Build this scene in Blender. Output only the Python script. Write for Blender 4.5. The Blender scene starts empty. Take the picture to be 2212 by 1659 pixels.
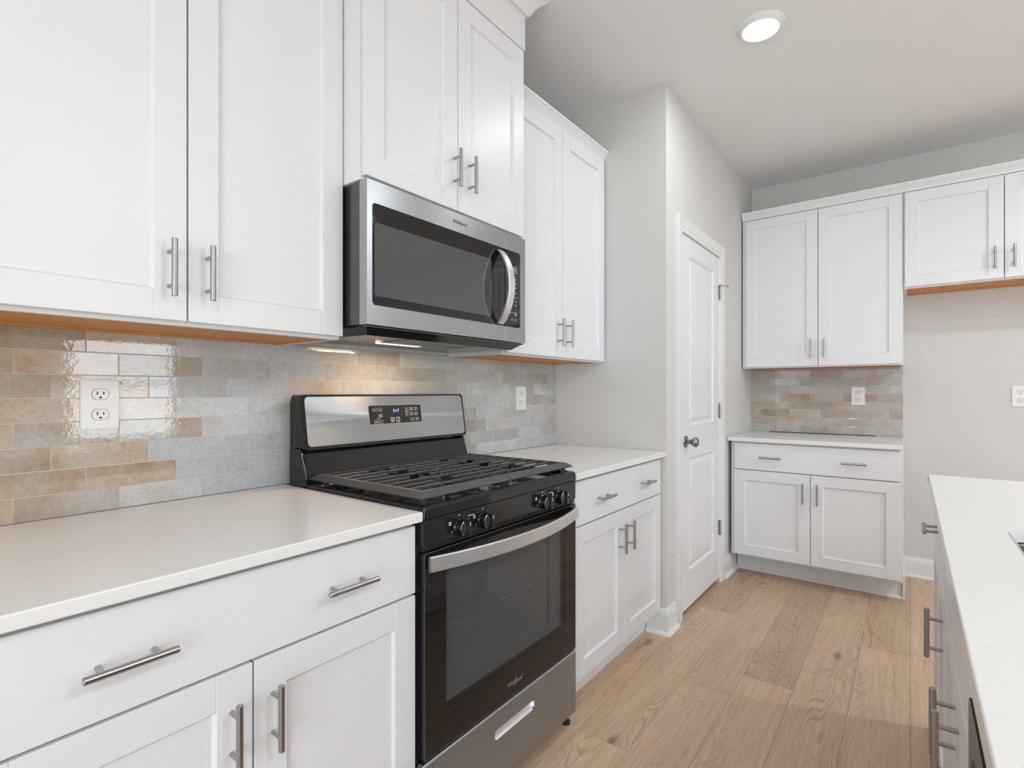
import bpy, bmesh, math, random
from mathutils import Vector, Matrix

random.seed(7)
SC = bpy.context.scene
COL = SC.collection
PI = math.pi

# ------------------------------------------------------------------ camera
cam_d = bpy.data.cameras.new('camera')
cam = bpy.data.objects.new('camera', cam_d)
COL.objects.link(cam)
cam.location = (1.6366, 0.0, 1.2175)
cam.rotation_euler = (PI / 2, 0, 0.65063)
cam_d.sensor_width = 36.0
cam_d.sensor_fit = 'HORIZONTAL'
cam_d.lens = 1129.593 / 2212 * 36
cam_d.shift_x = 0.0
cam_d.shift_y = (845.6 - 829.5) / 2212
cam_d.clip_start = 0.02
SC.camera = cam

# ------------------------------------------------------------------ world, daylight, exposure
SKY = 5.0
world = bpy.data.worlds.new('world')
SC.world = world
world.use_nodes = True
wn = world.node_tree
wn.nodes.clear()
w_out = wn.nodes.new('ShaderNodeOutputWorld')
w_bg = wn.nodes.new('ShaderNodeBackground')
w_tc = wn.nodes.new('ShaderNodeTexCoord')
w_sep = wn.nodes.new('ShaderNodeSeparateXYZ')
w_map = wn.nodes.new('ShaderNodeMapRange')
w_map.inputs['From Min'].default_value = -0.25
w_map.inputs['From Max'].default_value = 0.25
w_mix = wn.nodes.new('ShaderNodeMix')
w_mix.data_type = 'RGBA'
w_mix.inputs['A'].default_value = (0.85, 0.86, 0.87, 1)
w_mix.inputs['B'].default_value = (0.82, 0.895, 1.0, 1)
wn.links.new(w_tc.outputs['Generated'], w_sep.inputs[0])
wn.links.new(w_sep.outputs['Z'], w_map.inputs['Value'])
wn.links.new(w_map.outputs[0], w_mix.inputs['Factor'])
wn.links.new(w_mix.outputs['Result'], w_bg.inputs['Color'])
w_bg.inputs['Strength'].default_value = SKY
wn.links.new(w_bg.outputs[0], w_out.inputs[0])

vs = SC.view_settings
vs.view_transform = 'Standard'
vs.look = 'None'
vs.gamma = 1.0
vs.use_curve_mapping = False
vs.exposure = 0.93
SC.display_settings.display_device = 'sRGB'

# room numbers -------------------------------------------------------------
CEIL = 2.774          # ceiling height
YR = 2.554            # short return wall beside the right base cabinet
XP = 0.663            # pantry wall face
YW = 4.344            # back wall face
XR = 6.2              # opposite wall
YF = -3.2             # wall behind the camera
CAN_W = 2.6          # the ceiling lamp in view
CAN_ADDED = 9.0         # each unseen lamp added over the island and the open room
# windows: (y0, y1, z0, z1) in the opposite wall, (x0, x1, z0, z1) added unseen behind the camera to light the aisle
WIN_R = [(1.72, 2.85, 0.62, 2.02)]
WIN_ADDED = [(1.75, 4.0, 0.06, 2.08)]


def portal(name, loc, rot, sx, sy):
    d = bpy.data.lights.new(name, 'AREA')
    d.shape = 'RECTANGLE'
    d.size = sx
    d.size_y = sy
    d.cycles.is_portal = True
    o = bpy.data.objects.new(name, d)
    COL.objects.link(o)
    o.location = loc
    o.rotation_euler = rot
    return o


for (a, b, c, d) in WIN_R:
    portal('daylight_portal', (XR + 0.13, (a + b) / 2, (c + d) / 2), (0, PI / 2, 0), d - c, b - a)
for (a, b, c, d) in WIN_ADDED:
    portal('daylight_portal', ((a + b) / 2, YF - 0.13, (c + d) / 2), (PI / 2, 0, 0), b - a, d - c)


# ------------------------------------------------------------------ materials
def new_mat(name):
    m = bpy.data.materials.new(name)
    m.use_nodes = True
    n = m.node_tree
    n.nodes.clear()
    o = n.nodes.new('ShaderNodeOutputMaterial')
    p = n.nodes.new('ShaderNodeBsdfPrincipled')
    n.links.new(p.outputs[0], o.inputs[0])
    return m, n, p


def N(n, t, **kw):
    x = n.nodes.new(t)
    for k, v in kw.items():
        if k in x.inputs:
            x.inputs[k].default_value = v
        else:
            setattr(x, k, v)
    return x


def ramp(n, fac, stops):
    r = n.nodes.new('ShaderNodeValToRGB')
    e = r.color_ramp.elements
    while len(e) < len(stops):
        e.new(0.5)
    for i, (p, c) in enumerate(stops):
        e[i].position = p
        e[i].color = (c[0], c[1], c[2], 1)
    n.links.new(fac, r.inputs[0])
    return r


def plain(name, col, rough=0.5, metal=0.0, spec=0.5, bump=0.0, bscale=400.0, coat=0.0):
    m, n, p = new_mat(name)
    p.inputs['Base Color'].default_value = (col[0], col[1], col[2], 1)
    p.inputs['Roughness'].default_value = rough
    p.inputs['Metallic'].default_value = metal
    p.inputs['Specular IOR Level'].default_value = spec
    p.inputs['Coat Weight'].default_value = coat
    if bump:
        tc = N(n, 'ShaderNodeTexCoord')
        nz = N(n, 'ShaderNodeTexNoise', Scale=bscale, Detail=3.0)
        n.links.new(tc.outputs['Object'], nz.inputs['Vector'])
        b = N(n, 'ShaderNodeBump', Strength=bump, Distance=0.001)
        n.links.new(nz.outputs['Fac'], b.inputs['Height'])
        n.links.new(b.outputs[0], p.inputs['Normal'])
    return m


def mat_quartz():
    m, n, p = new_mat('quartz')
    tc = N(n, 'ShaderNodeTexCoord')
    nz = N(n, 'ShaderNodeTexNoise', Scale=700.0, Detail=1.0, Roughness=0.5)
    n.links.new(tc.outputs['Object'], nz.inputs['Vector'])
    r = ramp(n, nz.outputs['Fac'], [(0.24, (0.74, 0.73, 0.70)), (0.38, (0.815, 0.81, 0.795)), (0.6, (0.825, 0.82, 0.805)), (0.78, (0.86, 0.855, 0.84))])
    n.links.new(r.outputs[0], p.inputs['Base Color'])
    p.inputs['Roughness'].default_value = 0.24
    return m


def mat_wood():
    m, n, p = new_mat('orange_wood')
    tc = N(n, 'ShaderNodeTexCoord')
    mp = N(n, 'ShaderNodeMapping')
    mp.inputs['Scale'].default_value = (30, 4, 30)
    n.links.new(tc.outputs['Object'], mp.inputs[0])
    nz = N(n, 'ShaderNodeTexNoise', Scale=2.0, Detail=6.0, Roughness=0.65)
    n.links.new(mp.outputs[0], nz.inputs['Vector'])
    r = ramp(n, nz.outputs['Fac'], [(0.25, (0.50, 0.18, 0.028)), (0.5, (0.64, 0.26, 0.052)), (0.8, (0.74, 0.345, 0.09))])
    n.links.new(r.outputs[0], p.inputs['Base Color'])
    p.inputs['Roughness'].default_value = 0.45
    return m


def mat_steel(name, col=0.60, rough=0.27, aniso=0.75, rot=0.0, axis='Z'):
    m, n, p = new_mat(name)
    p.inputs['Base Color'].default_value = (col * 0.965, col, col * 1.035, 1)
    p.inputs['Metallic'].default_value = 1.0
    p.inputs['Anisotropic'].default_value = aniso
    p.inputs['Anisotropic Rotation'].default_value = rot
    tg = N(n, 'ShaderNodeTangent')
    tg.direction_type = 'RADIAL'
    tg.axis = axis
    n.links.new(tg.outputs[0], p.inputs['Tangent'])
    tc = N(n, 'ShaderNodeTexCoord')
    mp = N(n, 'ShaderNodeMapping')
    mp.inputs['Scale'].default_value = (6, 6, 2500)
    n.links.new(tc.outputs['Object'], mp.inputs[0])
    nz = N(n, 'ShaderNodeTexNoise', Scale=1.5, Detail=3.0)
    n.links.new(mp.outputs[0], nz.inputs['Vector'])
    mr = N(n, 'ShaderNodeMapRange')
    mr.inputs['To Min'].default_value = rough - 0.015
    mr.inputs['To Max'].default_value = rough + 0.02
    n.links.new(nz.outputs['Fac'], mr.inputs['Value'])
    n.links.new(mr.outputs[0], p.inputs['Roughness'])
    return m


def mat_tile():
    m, n, p = new_mat('glazed_tile')
    at = N(n, 'ShaderNodeAttribute')
    at.attribute_name = 'tile'
    sp = N(n, 'ShaderNodeSeparateColor')
    n.links.new(at.outputs['Color'], sp.inputs[0])
    tc = N(n, 'ShaderNodeTexCoord')
    cb = N(n, 'ShaderNodeCombineXYZ')
    ml = N(n, 'ShaderNodeMath', operation='MULTIPLY')
    ml.inputs[1].default_value = 37.0
    n.links.new(sp.outputs[2], ml.inputs[0])
    for i in range(3):
        n.links.new(ml.outputs[0], cb.inputs[i])
    ad = N(n, 'ShaderNodeVectorMath', operation='ADD')
    n.links.new(tc.outputs['Object'], ad.inputs[0])
    n.links.new(cb.outputs[0], ad.inputs[1])
    # big soft blotches of the two glaze colours inside each tile
    n1 = N(n, 'ShaderNodeTexNoise', Scale=9.0, Detail=4.0, Roughness=0.55)
    n.links.new(ad.outputs[0], n1.inputs['Vector'])
    a1 = N(n, 'ShaderNodeMath', operation='SUBTRACT')
    a1.inputs[1].default_value = 0.5
    n.links.new(n1.outputs['Fac'], a1.inputs[0])
    a2 = N(n, 'ShaderNodeMath', operation='MULTIPLY_ADD')
    a2.inputs[1].default_value = 1.35
    n.links.new(a1.outputs[0], a2.inputs[0])
    n.links.new(sp.outputs[0], a2.inputs[2])
    r = ramp(n, a2.outputs[0], [(0.0, (0.55, 0.57, 0.585)), (0.25, (0.50, 0.495, 0.47)), (0.50, (0.49, 0.435, 0.375)), (0.78, (0.46, 0.36, 0.265)), (1.0, (0.37, 0.255, 0.16))])
    # fine mottling
    n2 = N(n, 'ShaderNodeTexNoise', Scale=90.0, Detail=4.0, Roughness=0.7)
    n.links.new(ad.outputs[0], n2.inputs['Vector'])
    r2 = ramp(n, n2.outputs['Fac'], [(0.3, (0.80, 0.80, 0.80)), (0.7, (1.12, 1.12, 1.12))])
    mx = N(n, 'ShaderNodeMix', data_type='RGBA', blend_type='MULTIPLY')
    mx.inputs['Factor'].default_value = 0.7
    n.links.new(r.outputs[0], mx.inputs['A'])
    n.links.new(r2.outputs[0], mx.inputs['B'])
    mb = N(n, 'ShaderNodeMapRange')
    mb.inputs['To Min'].default_value = 0.86
    mb.inputs['To Max'].default_value = 1.14
    n.links.new(sp.outputs[1], mb.inputs['Value'])
    mx2 = N(n, 'ShaderNodeVectorMath', operation='SCALE')
    n.links.new(mx.outputs['Result'], mx2.inputs[0])
    n.links.new(mb.outputs[0], mx2.inputs['Scale'])
    n.links.new(mx2.outputs[0], p.inputs['Base Color'])
    p.inputs['Roughness'].default_value = 0.035
    p.inputs['IOR'].default_value = 1.58
    n3 = N(n, 'ShaderNodeTexNoise', Scale=95.0, Detail=2.0)
    n.links.new(ad.outputs[0], n3.inputs['Vector'])
    b = N(n, 'ShaderNodeBump', Strength=0.07, Distance=0.0016)
    n.links.new(n3.outputs['Fac'], b.inputs['Height'])
    n.links.new(b.outputs[0], p.inputs['Normal'])
    return m


def mat_floor():
    m, n, p = new_mat('oak_plank')
    uv = N(n, 'ShaderNodeUVMap')
    uv.uv_map = 'plank'
    at = N(n, 'ShaderNodeAttribute')
    at.attribute_name = 'rnd'
    sp = N(n, 'ShaderNodeSeparateColor')
    n.links.new(at.outputs['Color'], sp.inputs[0])
    # long streaky grain
    mp = N(n, 'ShaderNodeMapping')
    mp.inputs['Scale'].default_value = (1.6, 26, 1)
    n.links.new(uv.outputs[0], mp.inputs[0])
    g = N(n, 'ShaderNodeTexNoise', Scale=2.2, Detail=8.0, Roughness=0.66, Distortion=0.25)
    n.links.new(mp.outputs[0], g.inputs['Vector'])
    # cathedral rings: bands bent by a slow noise
    mp2 = N(n, 'ShaderNodeMapping')
    mp2.inputs['Scale'].default_value = (0.9, 5.0, 1)
    n.links.new(uv.outputs[0], mp2.inputs[0])
    s = N(n, 'ShaderNodeTexNoise', Scale=1.5, Detail=1.5, Roughness=0.4)
    n.links.new(mp2.outputs[0], s.inputs['Vector'])
    k = N(n, 'ShaderNodeMath', operation='MULTIPLY')
    k.inputs[1].default_value = 150.0
    n.links.new(s.outputs['Fac'], k.inputs[0])
    sn = N(n, 'ShaderNodeMath', operation='SINE')
    n.links.new(k.outputs[0], sn.inputs[0])
    ring = N(n, 'ShaderNodeMapRange')
    ring.inputs['From Min'].default_value = 0.25
    ring.inputs['From Max'].default_value = 1.0
    n.links.new(sn.outputs[0], ring.inputs['Value'])
    # where the rings show
    mk = N(n, 'ShaderNodeTexNoise', Scale=0.9, Detail=1.0)
    mp3 = N(n, 'ShaderNodeMapping')
    mp3.inputs['Scale'].default_value = (1.4, 6.5, 1)
    mp3.inputs['Location'].default_value = (7.3, 2.1, 0)
    n.links.new(uv.outputs[0], mp3.inputs[0])
    n.links.new(mp3.outputs[0], mk.inputs['Vector'])
    mkr = N(n, 'ShaderNodeMapRange')
    mkr.inputs['From Min'].default_value = 0.46
    mkr.inputs['From Max'].default_value = 0.66
    n.links.new(mk.outputs['Fac'], mkr.inputs['Value'])
    rm = N(n, 'ShaderNodeMath', operation='MULTIPLY')
    n.links.new(ring.outputs[0], rm.inputs[0])
    n.links.new(mkr.outputs[0], rm.inputs[1])
    # knots
    mp4 = N(n, 'ShaderNodeMapping')
    mp4.inputs['Scale'].default_value = (1.15, 3.1, 1)
    n.links.new(uv.outputs[0], mp4.inputs[0])
    vo = N(n, 'ShaderNodeTexVoronoi', Scale=1.25)
    n.links.new(mp4.outputs[0], vo.inputs['Vector'])
    kn = N(n, 'ShaderNodeMapRange')
    kn.inputs['From Min'].default_value = 0.02
    kn.inputs['From Max'].default_value = 0.09
    kn.inputs['To Min'].default_value = 1.0
    kn.inputs['To Max'].default_value = 0.0
    n.links.new(vo.outputs['Distance'], kn.inputs['Value'])
    mpf = N(n, 'ShaderNodeMapping')
    mpf.inputs['Scale'].default_value = (9, 260, 1)
    n.links.new(uv.outputs[0], mpf.inputs[0])
    fi = N(n, 'ShaderNodeTexNoise', Scale=1.6, Detail=4.0, Roughness=0.6)
    n.links.new(mpf.outputs[0], fi.inputs['Vector'])
    gm = N(n, 'ShaderNodeMix', data_type='FLOAT')
    gm.inputs['Factor'].default_value = 0.5
    n.links.new(g.outputs['Fac'], gm.inputs['A'])
    n.links.new(fi.outputs['Fac'], gm.inputs['B'])
    base = ramp(n, gm.outputs['Result'], [(0.28, (0.36, 0.225, 0.14)), (0.44, (0.53, 0.36, 0.24)), (0.58, (0.63, 0.45, 0.315)), (0.74, (0.70, 0.525, 0.385))])
    m1 = N(n, 'ShaderNodeMix', data_type='RGBA', blend_type='MIX')
    n.links.new(base.outputs[0], m1.inputs['A'])
    m1.inputs['B'].default_value = (0.31, 0.20, 0.13, 1)
    f1 = N(n, 'ShaderNodeMath', operation='MULTIPLY')
    f1.inputs[1].default_value = 0.58
    n.links.new(rm.outputs[0], f1.inputs[0])
    n.links.new(f1.outputs[0], m1.inputs['Factor'])
    m2 = N(n, 'ShaderNodeMix', data_type='RGBA', blend_type='MIX')
    n.links.new(m1.outputs['Result'], m2.inputs['A'])
    m2.inputs['B'].default_value = (0.16, 0.095, 0.06, 1)
    f2 = N(n, 'ShaderNodeMath', operation='MULTIPLY')
    f2.inputs[1].default_value = 0.75
    n.links.new(kn.outputs[0], f2.inputs[0])
    n.links.new(f2.outputs[0], m2.inputs['Factor'])
    hv = N(n, 'ShaderNodeMapRange')
    hv.inputs['To Min'].default_value = 0.86
    hv.inputs['To Max'].default_value = 1.1
    n.links.new(sp.outputs[0], hv.inputs['Value'])
    sc = N(n, 'ShaderNodeVectorMath', operation='SCALE')
    n.links.new(m2.outputs['Result'], sc.inputs[0])
    n.links.new(hv.outputs[0], sc.inputs['Scale'])
    n.links.new(sc.outputs[0], p.inputs['Base Color'])
    p.inputs['Roughness'].default_value = 0.42
    bp = N(n, 'ShaderNodeBump', Strength=0.12, Distance=0.001)
    n.links.new(g.outputs['Fac'], bp.inputs['Height'])
    n.links.new(bp.outputs[0], p.inputs['Normal'])
    return m


def mat_glass(name, tint, gloss=1.0, refl=0.05):
    """dark see-through appliance or window pane: tinted straight-through light plus a mirror coat"""
    m = bpy.data.materials.new(name)
    m.use_nodes = True
    n = m.node_tree
    n.nodes.clear()
    o = n.nodes.new('ShaderNodeOutputMaterial')
    t = N(n, 'ShaderNodeBsdfTransparent', Color=(tint[0], tint[1], tint[2], 1))
    g = N(n, 'ShaderNodeBsdfGlossy', Roughness=0.02)
    f = N(n, 'ShaderNodeFresnel', IOR=1.6)
    mx = N(n, 'ShaderNodeMixShader')
    ge = N(n, 'ShaderNodeNewGeometry')
    inv = N(n, 'ShaderNodeMath', operation='SUBTRACT')
    inv.inputs[0].default_value = 1.0
    n.links.new(ge.outputs['Backfacing'], inv.inputs[1])
    fm = N(n, 'ShaderNodeMath', operation='MULTIPLY')
    n.links.new(f.outputs[0], fm.inputs[0])
    n.links.new(inv.outputs[0], fm.inputs[1])
    n.links.new(fm.outputs[0], mx.inputs[0])
    n.links.new(t.outputs[0], mx.inputs[1])
    n.links.new(g.outputs[0], mx.inputs[2])
    n.links.new(mx.outputs[0], o.inputs[0])
    return m


def mat_emit(name, col, strength):
    m = bpy.data.materials.new(name)
    m.use_nodes = True
    n = m.node_tree
    n.nodes.clear()
    o = n.nodes.new('ShaderNodeOutputMaterial')
    e = N(n, 'ShaderNodeEmission', Color=(col[0], col[1], col[2], 1), Strength=strength)
    n.links.new(e.outputs[0], o.inputs[0])
    return m


def mat_mesh():
    """perforated grease filter"""
    m, n, p = new_mat('filter_mesh')
    tc = N(n, 'ShaderNodeTexCoord')
    ck = N(n, 'ShaderNodeTexChecker', Scale=170.0)
    ck.inputs['Color1'].default_value = (0.62, 0.60, 0.57, 1)
    ck.inputs['Color2'].default_value = (0.08, 0.08, 0.08, 1)
    n.links.new(tc.outputs['Object'], ck.inputs['Vector'])
    n.links.new(ck.outputs['Color'], p.inputs['Base Color'])
    p.inputs['Metallic'].default_value = 0.7
    p.inputs['Roughness'].default_value = 0.4
    return m


M = dict(
    white=plain('white_paint', (0.795, 0.80, 0.815), 0.36),
    trim=plain('trim_paint', (0.80, 0.80, 0.795), 0.34),
    door=plain('door_paint', (0.80, 0.805, 0.815), 0.36),
    wall=plain('wall_paint', (0.672, 0.661, 0.645), 0.85, bump=0.25, bscale=260.0),
    ceil=plain('ceiling_paint', (0.86, 0.855, 0.85), 0.9, bump=0.3, bscale=220.0),
    quartz=mat_quartz(),
    wood=mat_wood(),
    steel=mat_steel('brushed_steel', 0.45, 0.30, 0.8, 0.25),
    steel_cooled=plain('cooled_drawer_steel', (0.37, 0.405, 0.44), 0.42, 1.0),  # same steel, tinted cool to cancel the floor's warm reflection
    steel_v=plain('satin_steel', (0.80, 0.81, 0.83), 0.34, 1.0),
    nickel=plain('satin_nickel', (0.42, 0.41, 0.40), 0.28, 1.0),
    nickel_dark=plain('dark_nickel', (0.30, 0.30, 0.30), 0.22, 1.0),
    black=plain('black_enamel', (0.010, 0.010, 0.010), 0.07),
    black_satin=plain('black_satin', (0.012, 0.012, 0.012), 0.15),
    black_matte=plain('black_plastic', (0.010, 0.010, 0.010), 0.45),
    iron=plain('cast_iron', (0.07, 0.07, 0.073), 0.48, bump=0.2, bscale=900.0),
    grey=plain('grey_case', (0.075, 0.075, 0.078), 0.4),
    dgrey=plain('oven_enamel', (0.17, 0.174, 0.177), 0.5),
    chrome=plain('chrome', (0.6, 0.6, 0.6), 0.22, 1.0),
    hinge=plain('hinge_nickel', (0.42, 0.42, 0.42), 0.42, 1.0),
    glass_dark=plain('black_glass', (0.010, 0.009, 0.008), 0.03),
    glass_oven=mat_glass('oven_glass', (0.80, 0.82, 0.83)),
    glass_clear=mat_glass('window_glass', (0.95, 0.97, 0.97)),
    tile=mat_tile(),
    grout=plain('grout', (0.62, 0.60, 0.56), 0.85),
    floor=mat_floor(),
    subfloor=plain('seam', (0.16, 0.10, 0.065), 0.8),
    plastic=plain('white_plastic', (0.84, 0.84, 0.83), 0.42),
    slot=plain('socket_slot', (0.03, 0.025, 0.02), 0.6),
    print=plain('white_print', (0.75, 0.75, 0.75), 0.5),
    lens=mat_emit('lamp_lens', (1.0, 0.985, 0.96), 4.0),
    hood_lens=mat_emit('hood_lens', (1.0, 0.80, 0.56), 5.0),
    led=mat_emit('blue_led', (0.10, 0.22, 1.0), 3.0),
    lcd=plain('lcd', (0.20, 0.20, 0.20), 0.25),
    filter=mat_mesh(),
    logo=plain('logo_silver', (0.62, 0.62, 0.62), 0.3, 1.0),
    logo_dark=plain('logo_grey', (0.06, 0.06, 0.06), 0.4, 0.2),
    sink=plain('sink_steel', (0.42, 0.42, 0.42), 0.33, 1.0),
    dish=plain('dishwasher_front', (0.06, 0.06, 0.06), 0.3, 0.6),
)


# ------------------------------------------------------------------ mesh helpers
class MB:
    def __init__(s):
        s.bm = bmesh.new()

    def _merge(s, t):
        me = bpy.data.meshes.new('tmp')
        t.to_mesh(me)
        t.free()
        s.bm.from_mesh(me)
        bpy.data.meshes.remove(me)

    def box(s, x0, x1, y0, y1, z0, z1, bev=0.0, seg=1):
        if x0 > x1: x0, x1 = x1, x0
        if y0 > y1: y0, y1 = y1, y0
        if z0 > z1: z0, z1 = z1, z0
        t = bmesh.new()
        v = [t.verts.new((x, y, z)) for x in (x0, x1) for y in (y0, y1) for z in (z0, z1)]
        for f in ((0, 1, 3, 2), (4, 6, 7, 5), (0, 4, 5, 1), (2, 3, 7, 6), (0, 2, 6, 4), (1, 5, 7, 3)):
            t.faces.new([v[i] for i in f])
        bmesh.ops.recalc_face_normals(t, faces=t.faces)
        if bev > 0:
            bev = min(bev, 0.45 * min(x1 - x0, y1 - y0, z1 - z0))
            bmesh.ops.bevel(t, geom=list(t.edges), offset=bev, segments=seg, profile=0.5, affect='EDGES')
        s._merge(t)
        return s

    def hexa(s, pts):
        """eight corners: bottom ring of four then top ring of four"""
        v = [s.bm.verts.new(p) for p in pts]
        for f in ((3, 2, 1, 0), (4, 5, 6, 7), (0, 1, 5, 4), (1, 2, 6, 5), (2, 3, 7, 6), (3, 0, 4, 7)):
            s.bm.faces.new([v[i] for i in f])
        return s

    def cyl(s, p0, p1, r0, r1=None, n=20, cap_bev=0.0):
        r1 = r0 if r1 is None else r1
        p0, p1 = Vector(p0), Vector(p1)
        ax = (p1 - p0).normalized()
        L = (p1 - p0).length
        prof = [(0, r0), (L, r1)]
        if cap_bev:
            prof = [(0, r0 - cap_bev), (cap_bev, r0), (L - cap_bev, r1), (L, r1 - cap_bev)]
        return s.lathe(p0, ax, prof, n)

    def lathe(s, o, ax, prof, n=24):
        o, ax = Vector(o), Vector(ax).normalized()
        a = ax.orthogonal().normalized()
        b = ax.cross(a)
        rings = []
        for (h, r) in prof:
            if r < 1e-6:
                rings.append([s.bm.verts.new(o + ax * h)])
            else:
                rings.append([s.bm.verts.new(o + ax * h + (a * math.cos(2 * PI * i / n) + b * math.sin(2 * PI * i / n)) * r) for i in range(n)])
        for q, w in zip(rings[:-1], rings[1:]):
            for i in range(n):
                j = (i + 1) % n
                if len(q) == 1 and len(w) == 1:
                    continue
                if len(q) == 1:
                    s.bm.faces.new((q[0], w[j], w[i]))
                elif len(w) == 1:
                    s.bm.faces.new((q[i], q[j], w[0]))
                else:
                    s.bm.faces.new((q[i], q[j], w[j], w[i]))
        if len(rings[0]) > 1:
            s.bm.faces.new(list(reversed(rings[0])))
        if len(rings[-1]) > 1:
            s.bm.faces.new(rings[-1])
        return s

    def plate(s, loops, fn, t0, t1):
        """flat plate: first loop is the outline, the others are holes; fn(u, w, t) gives the point"""
        caps = []
        for t in (t0, t1):
            ed = []
            rings = []
            for L in loops:
                vv = [s.bm.verts.new(fn(u, w, t)) for (u, w) in L]
                rings.append(vv)
                for i in range(len(vv)):
                    ed.append(s.bm.edges.new((vv[i], vv[(i + 1) % len(vv)])))
            bmesh.ops.triangle_fill(s.bm, use_beauty=True, use_dissolve=False, edges=ed)
            caps.append(rings)
        for r0, r1 in zip(*caps):
            for i in range(len(r0)):
                j = (i + 1) % len(r0)
                s.bm.faces.new((r0[i], r0[j], r1[j], r1[i]))
        return s

    def sweep(s, path, prof, closed=False):
        """path: list of (x, y) seen from above; prof: closed list of (out, z); out is to the right of travel"""
        n = len(path)
        rows = []
        for i, p in enumerate(path):
            p = Vector((p[0], p[1]))
            d0 = (p - Vector(path[i - 1][:2])).normalized() if i > 0 else None
            d1 = (Vector(path[i + 1][:2]) - p).normalized() if i < n - 1 else None
            if d0 is None: d0 = d1
            if d1 is None: d1 = d0
            n0 = Vector((d0.y, -d0.x))
            n1 = Vector((d1.y, -d1.x))
            mt = (n0 + n1)
            mt = mt / max(1e-6, mt.dot(n0))
            rows.append([s.bm.verts.new((p.x + mt.x * o, p.y + mt.y * o, z)) for (o, z) in prof])
        k = len(prof)
        for a, b in zip(rows[:-1], rows[1:]):
            for i in range(k):
                j = (i + 1) % k
                s.bm.faces.new((a[i], a[j], b[j], b[i]))
        s.bm.faces.new(rows[0])
        s.bm.faces.new(list(reversed(rows[-1])))
        return s

    def tube(s, pts, w, h, up=(0, 0, 1), n=None):
        """rectangular (w sideways, h along up) bar with rounded corners along a list of points"""
        up = Vector(up).normalized()
        pts = [Vector(p) for p in pts]
        c = min(w, h) * 0.22
        sec = []
        for (sx, sy) in ((1, -1), (1, 1), (-1, 1), (-1, -1)):
            a = (sx * (w / 2 - c), sy * h / 2)
            b = (sx * w / 2, sy * (h / 2 - c))
            sec += [b, a] if sx * sy > 0 else [a, b]
        rows = []
        for i, p in enumerate(pts):
            d = (pts[min(i + 1, len(pts) - 1)] - pts[max(i - 1, 0)]).normalized()
            sd = d.cross(up).normalized()
            rows.append([s.bm.verts.new(p + sd * a + up * b) for (a, b) in sec])
        k = len(sec)
        for a, b in zip(rows[:-1], rows[1:]):
            for i in range(k):
                j = (i + 1) % k
                s.bm.faces.new((a[i], a[j], b[j], b[i]))
        s.bm.faces.new(rows[0])
        s.bm.faces.new(list(reversed(rows[-1])))
        return s

    def build(s, name, mat, parent=None, smooth=35):
        bmesh.ops.recalc_face_normals(s.bm, faces=s.bm.faces)
        off = root_loc(parent)
        if off.length > 0:
            bmesh.ops.translate(s.bm, vec=-off, verts=s.bm.verts)
        me = bpy.data.meshes.new(name)
        s.bm.to_mesh(me)
        s.bm.free()
        if isinstance(mat, (list, tuple)):
            for q in mat:
                me.materials.append(M[q])
        else:
            me.materials.append(M[mat])
        if smooth:
            for q in me.polygons:
                q.use_smooth = True
            me.set_sharp_from_angle(angle=math.radians(smooth))
        o = bpy.data.objects.new(name, me)
        COL.objects.link(o)
        if parent is not None:
            o.parent = parent
        if smooth:
            w = o.modifiers.new('weighted_normal', 'WEIGHTED_NORMAL')
            w.keep_sharp = True
            w.weight = 80
        return o


def root_loc(p):
    v = Vector((0, 0, 0))
    while p is not None:
        v += p.location
        p = p.parent
    return v


def thing(name, label, cat, loc, group=None):
    o = bpy.data.objects.new(name, None)
    o.empty_display_size = 0.05
    COL.objects.link(o)
    o.location = loc
    o['label'] = label
    o['category'] = cat
    if group:
        o['group'] = group
    return o


def tag(o, label, cat, group=None):
    o['label'] = label
    o['category'] = cat
    if group:
        o['group'] = group
    return o


def structure(o, label=None):
    o['kind'] = 'structure'
    if label:
        o['label'] = label
    return o


def rr(u0, u1, w0, w1, r, n=5):
    pts = []
    for (cx, cy, a0) in ((u1 - r, w1 - r, 0), (u0 + r, w1 - r, 90), (u0 + r, w0 + r, 180), (u1 - r, w0 + r, 270)):
        for i in range(n + 1):
            a = math.radians(a0 + 90 * i / n)
            pts.append((cx + r * math.cos(a), cy + r * math.sin(a)))
    return pts


def text(name, body, size, mat, parent, origin, uax, vax, align='CENTER', depth=0.0004, shear=0.0, squash=1.0):
    """flat raised lettering; uax is reading direction, vax is up"""
    cu = bpy.data.curves.new(name, 'FONT')
    cu.body = body
    cu.size = size
    cu.align_x = align
    cu.align_y = 'CENTER'
    cu.extrude = depth
    cu.shear = shear
    cu.resolution_u = 3
    tmp = bpy.data.objects.new('tmp', cu)
    me = bpy.data.meshes.new_from_object(tmp)
    bpy.data.objects.remove(tmp)
    bpy.data.curves.remove(cu)
    u, v = Vector(uax).normalized(), Vector(vax).normalized()
    w = u.cross(v)
    o3 = Vector(origin) - root_loc(parent)
    for q in me.vertices:
        c = q.co.copy()
        q.co = o3 + u * (c.x * squash) + v * c.y + w * c.z
    me.name = name
    me.materials.clear()
    me.materials.append(M[mat])
    o = bpy.data.objects.new(name, me)
    COL.objects.link(o)
    o.parent = parent
    return o


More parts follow.
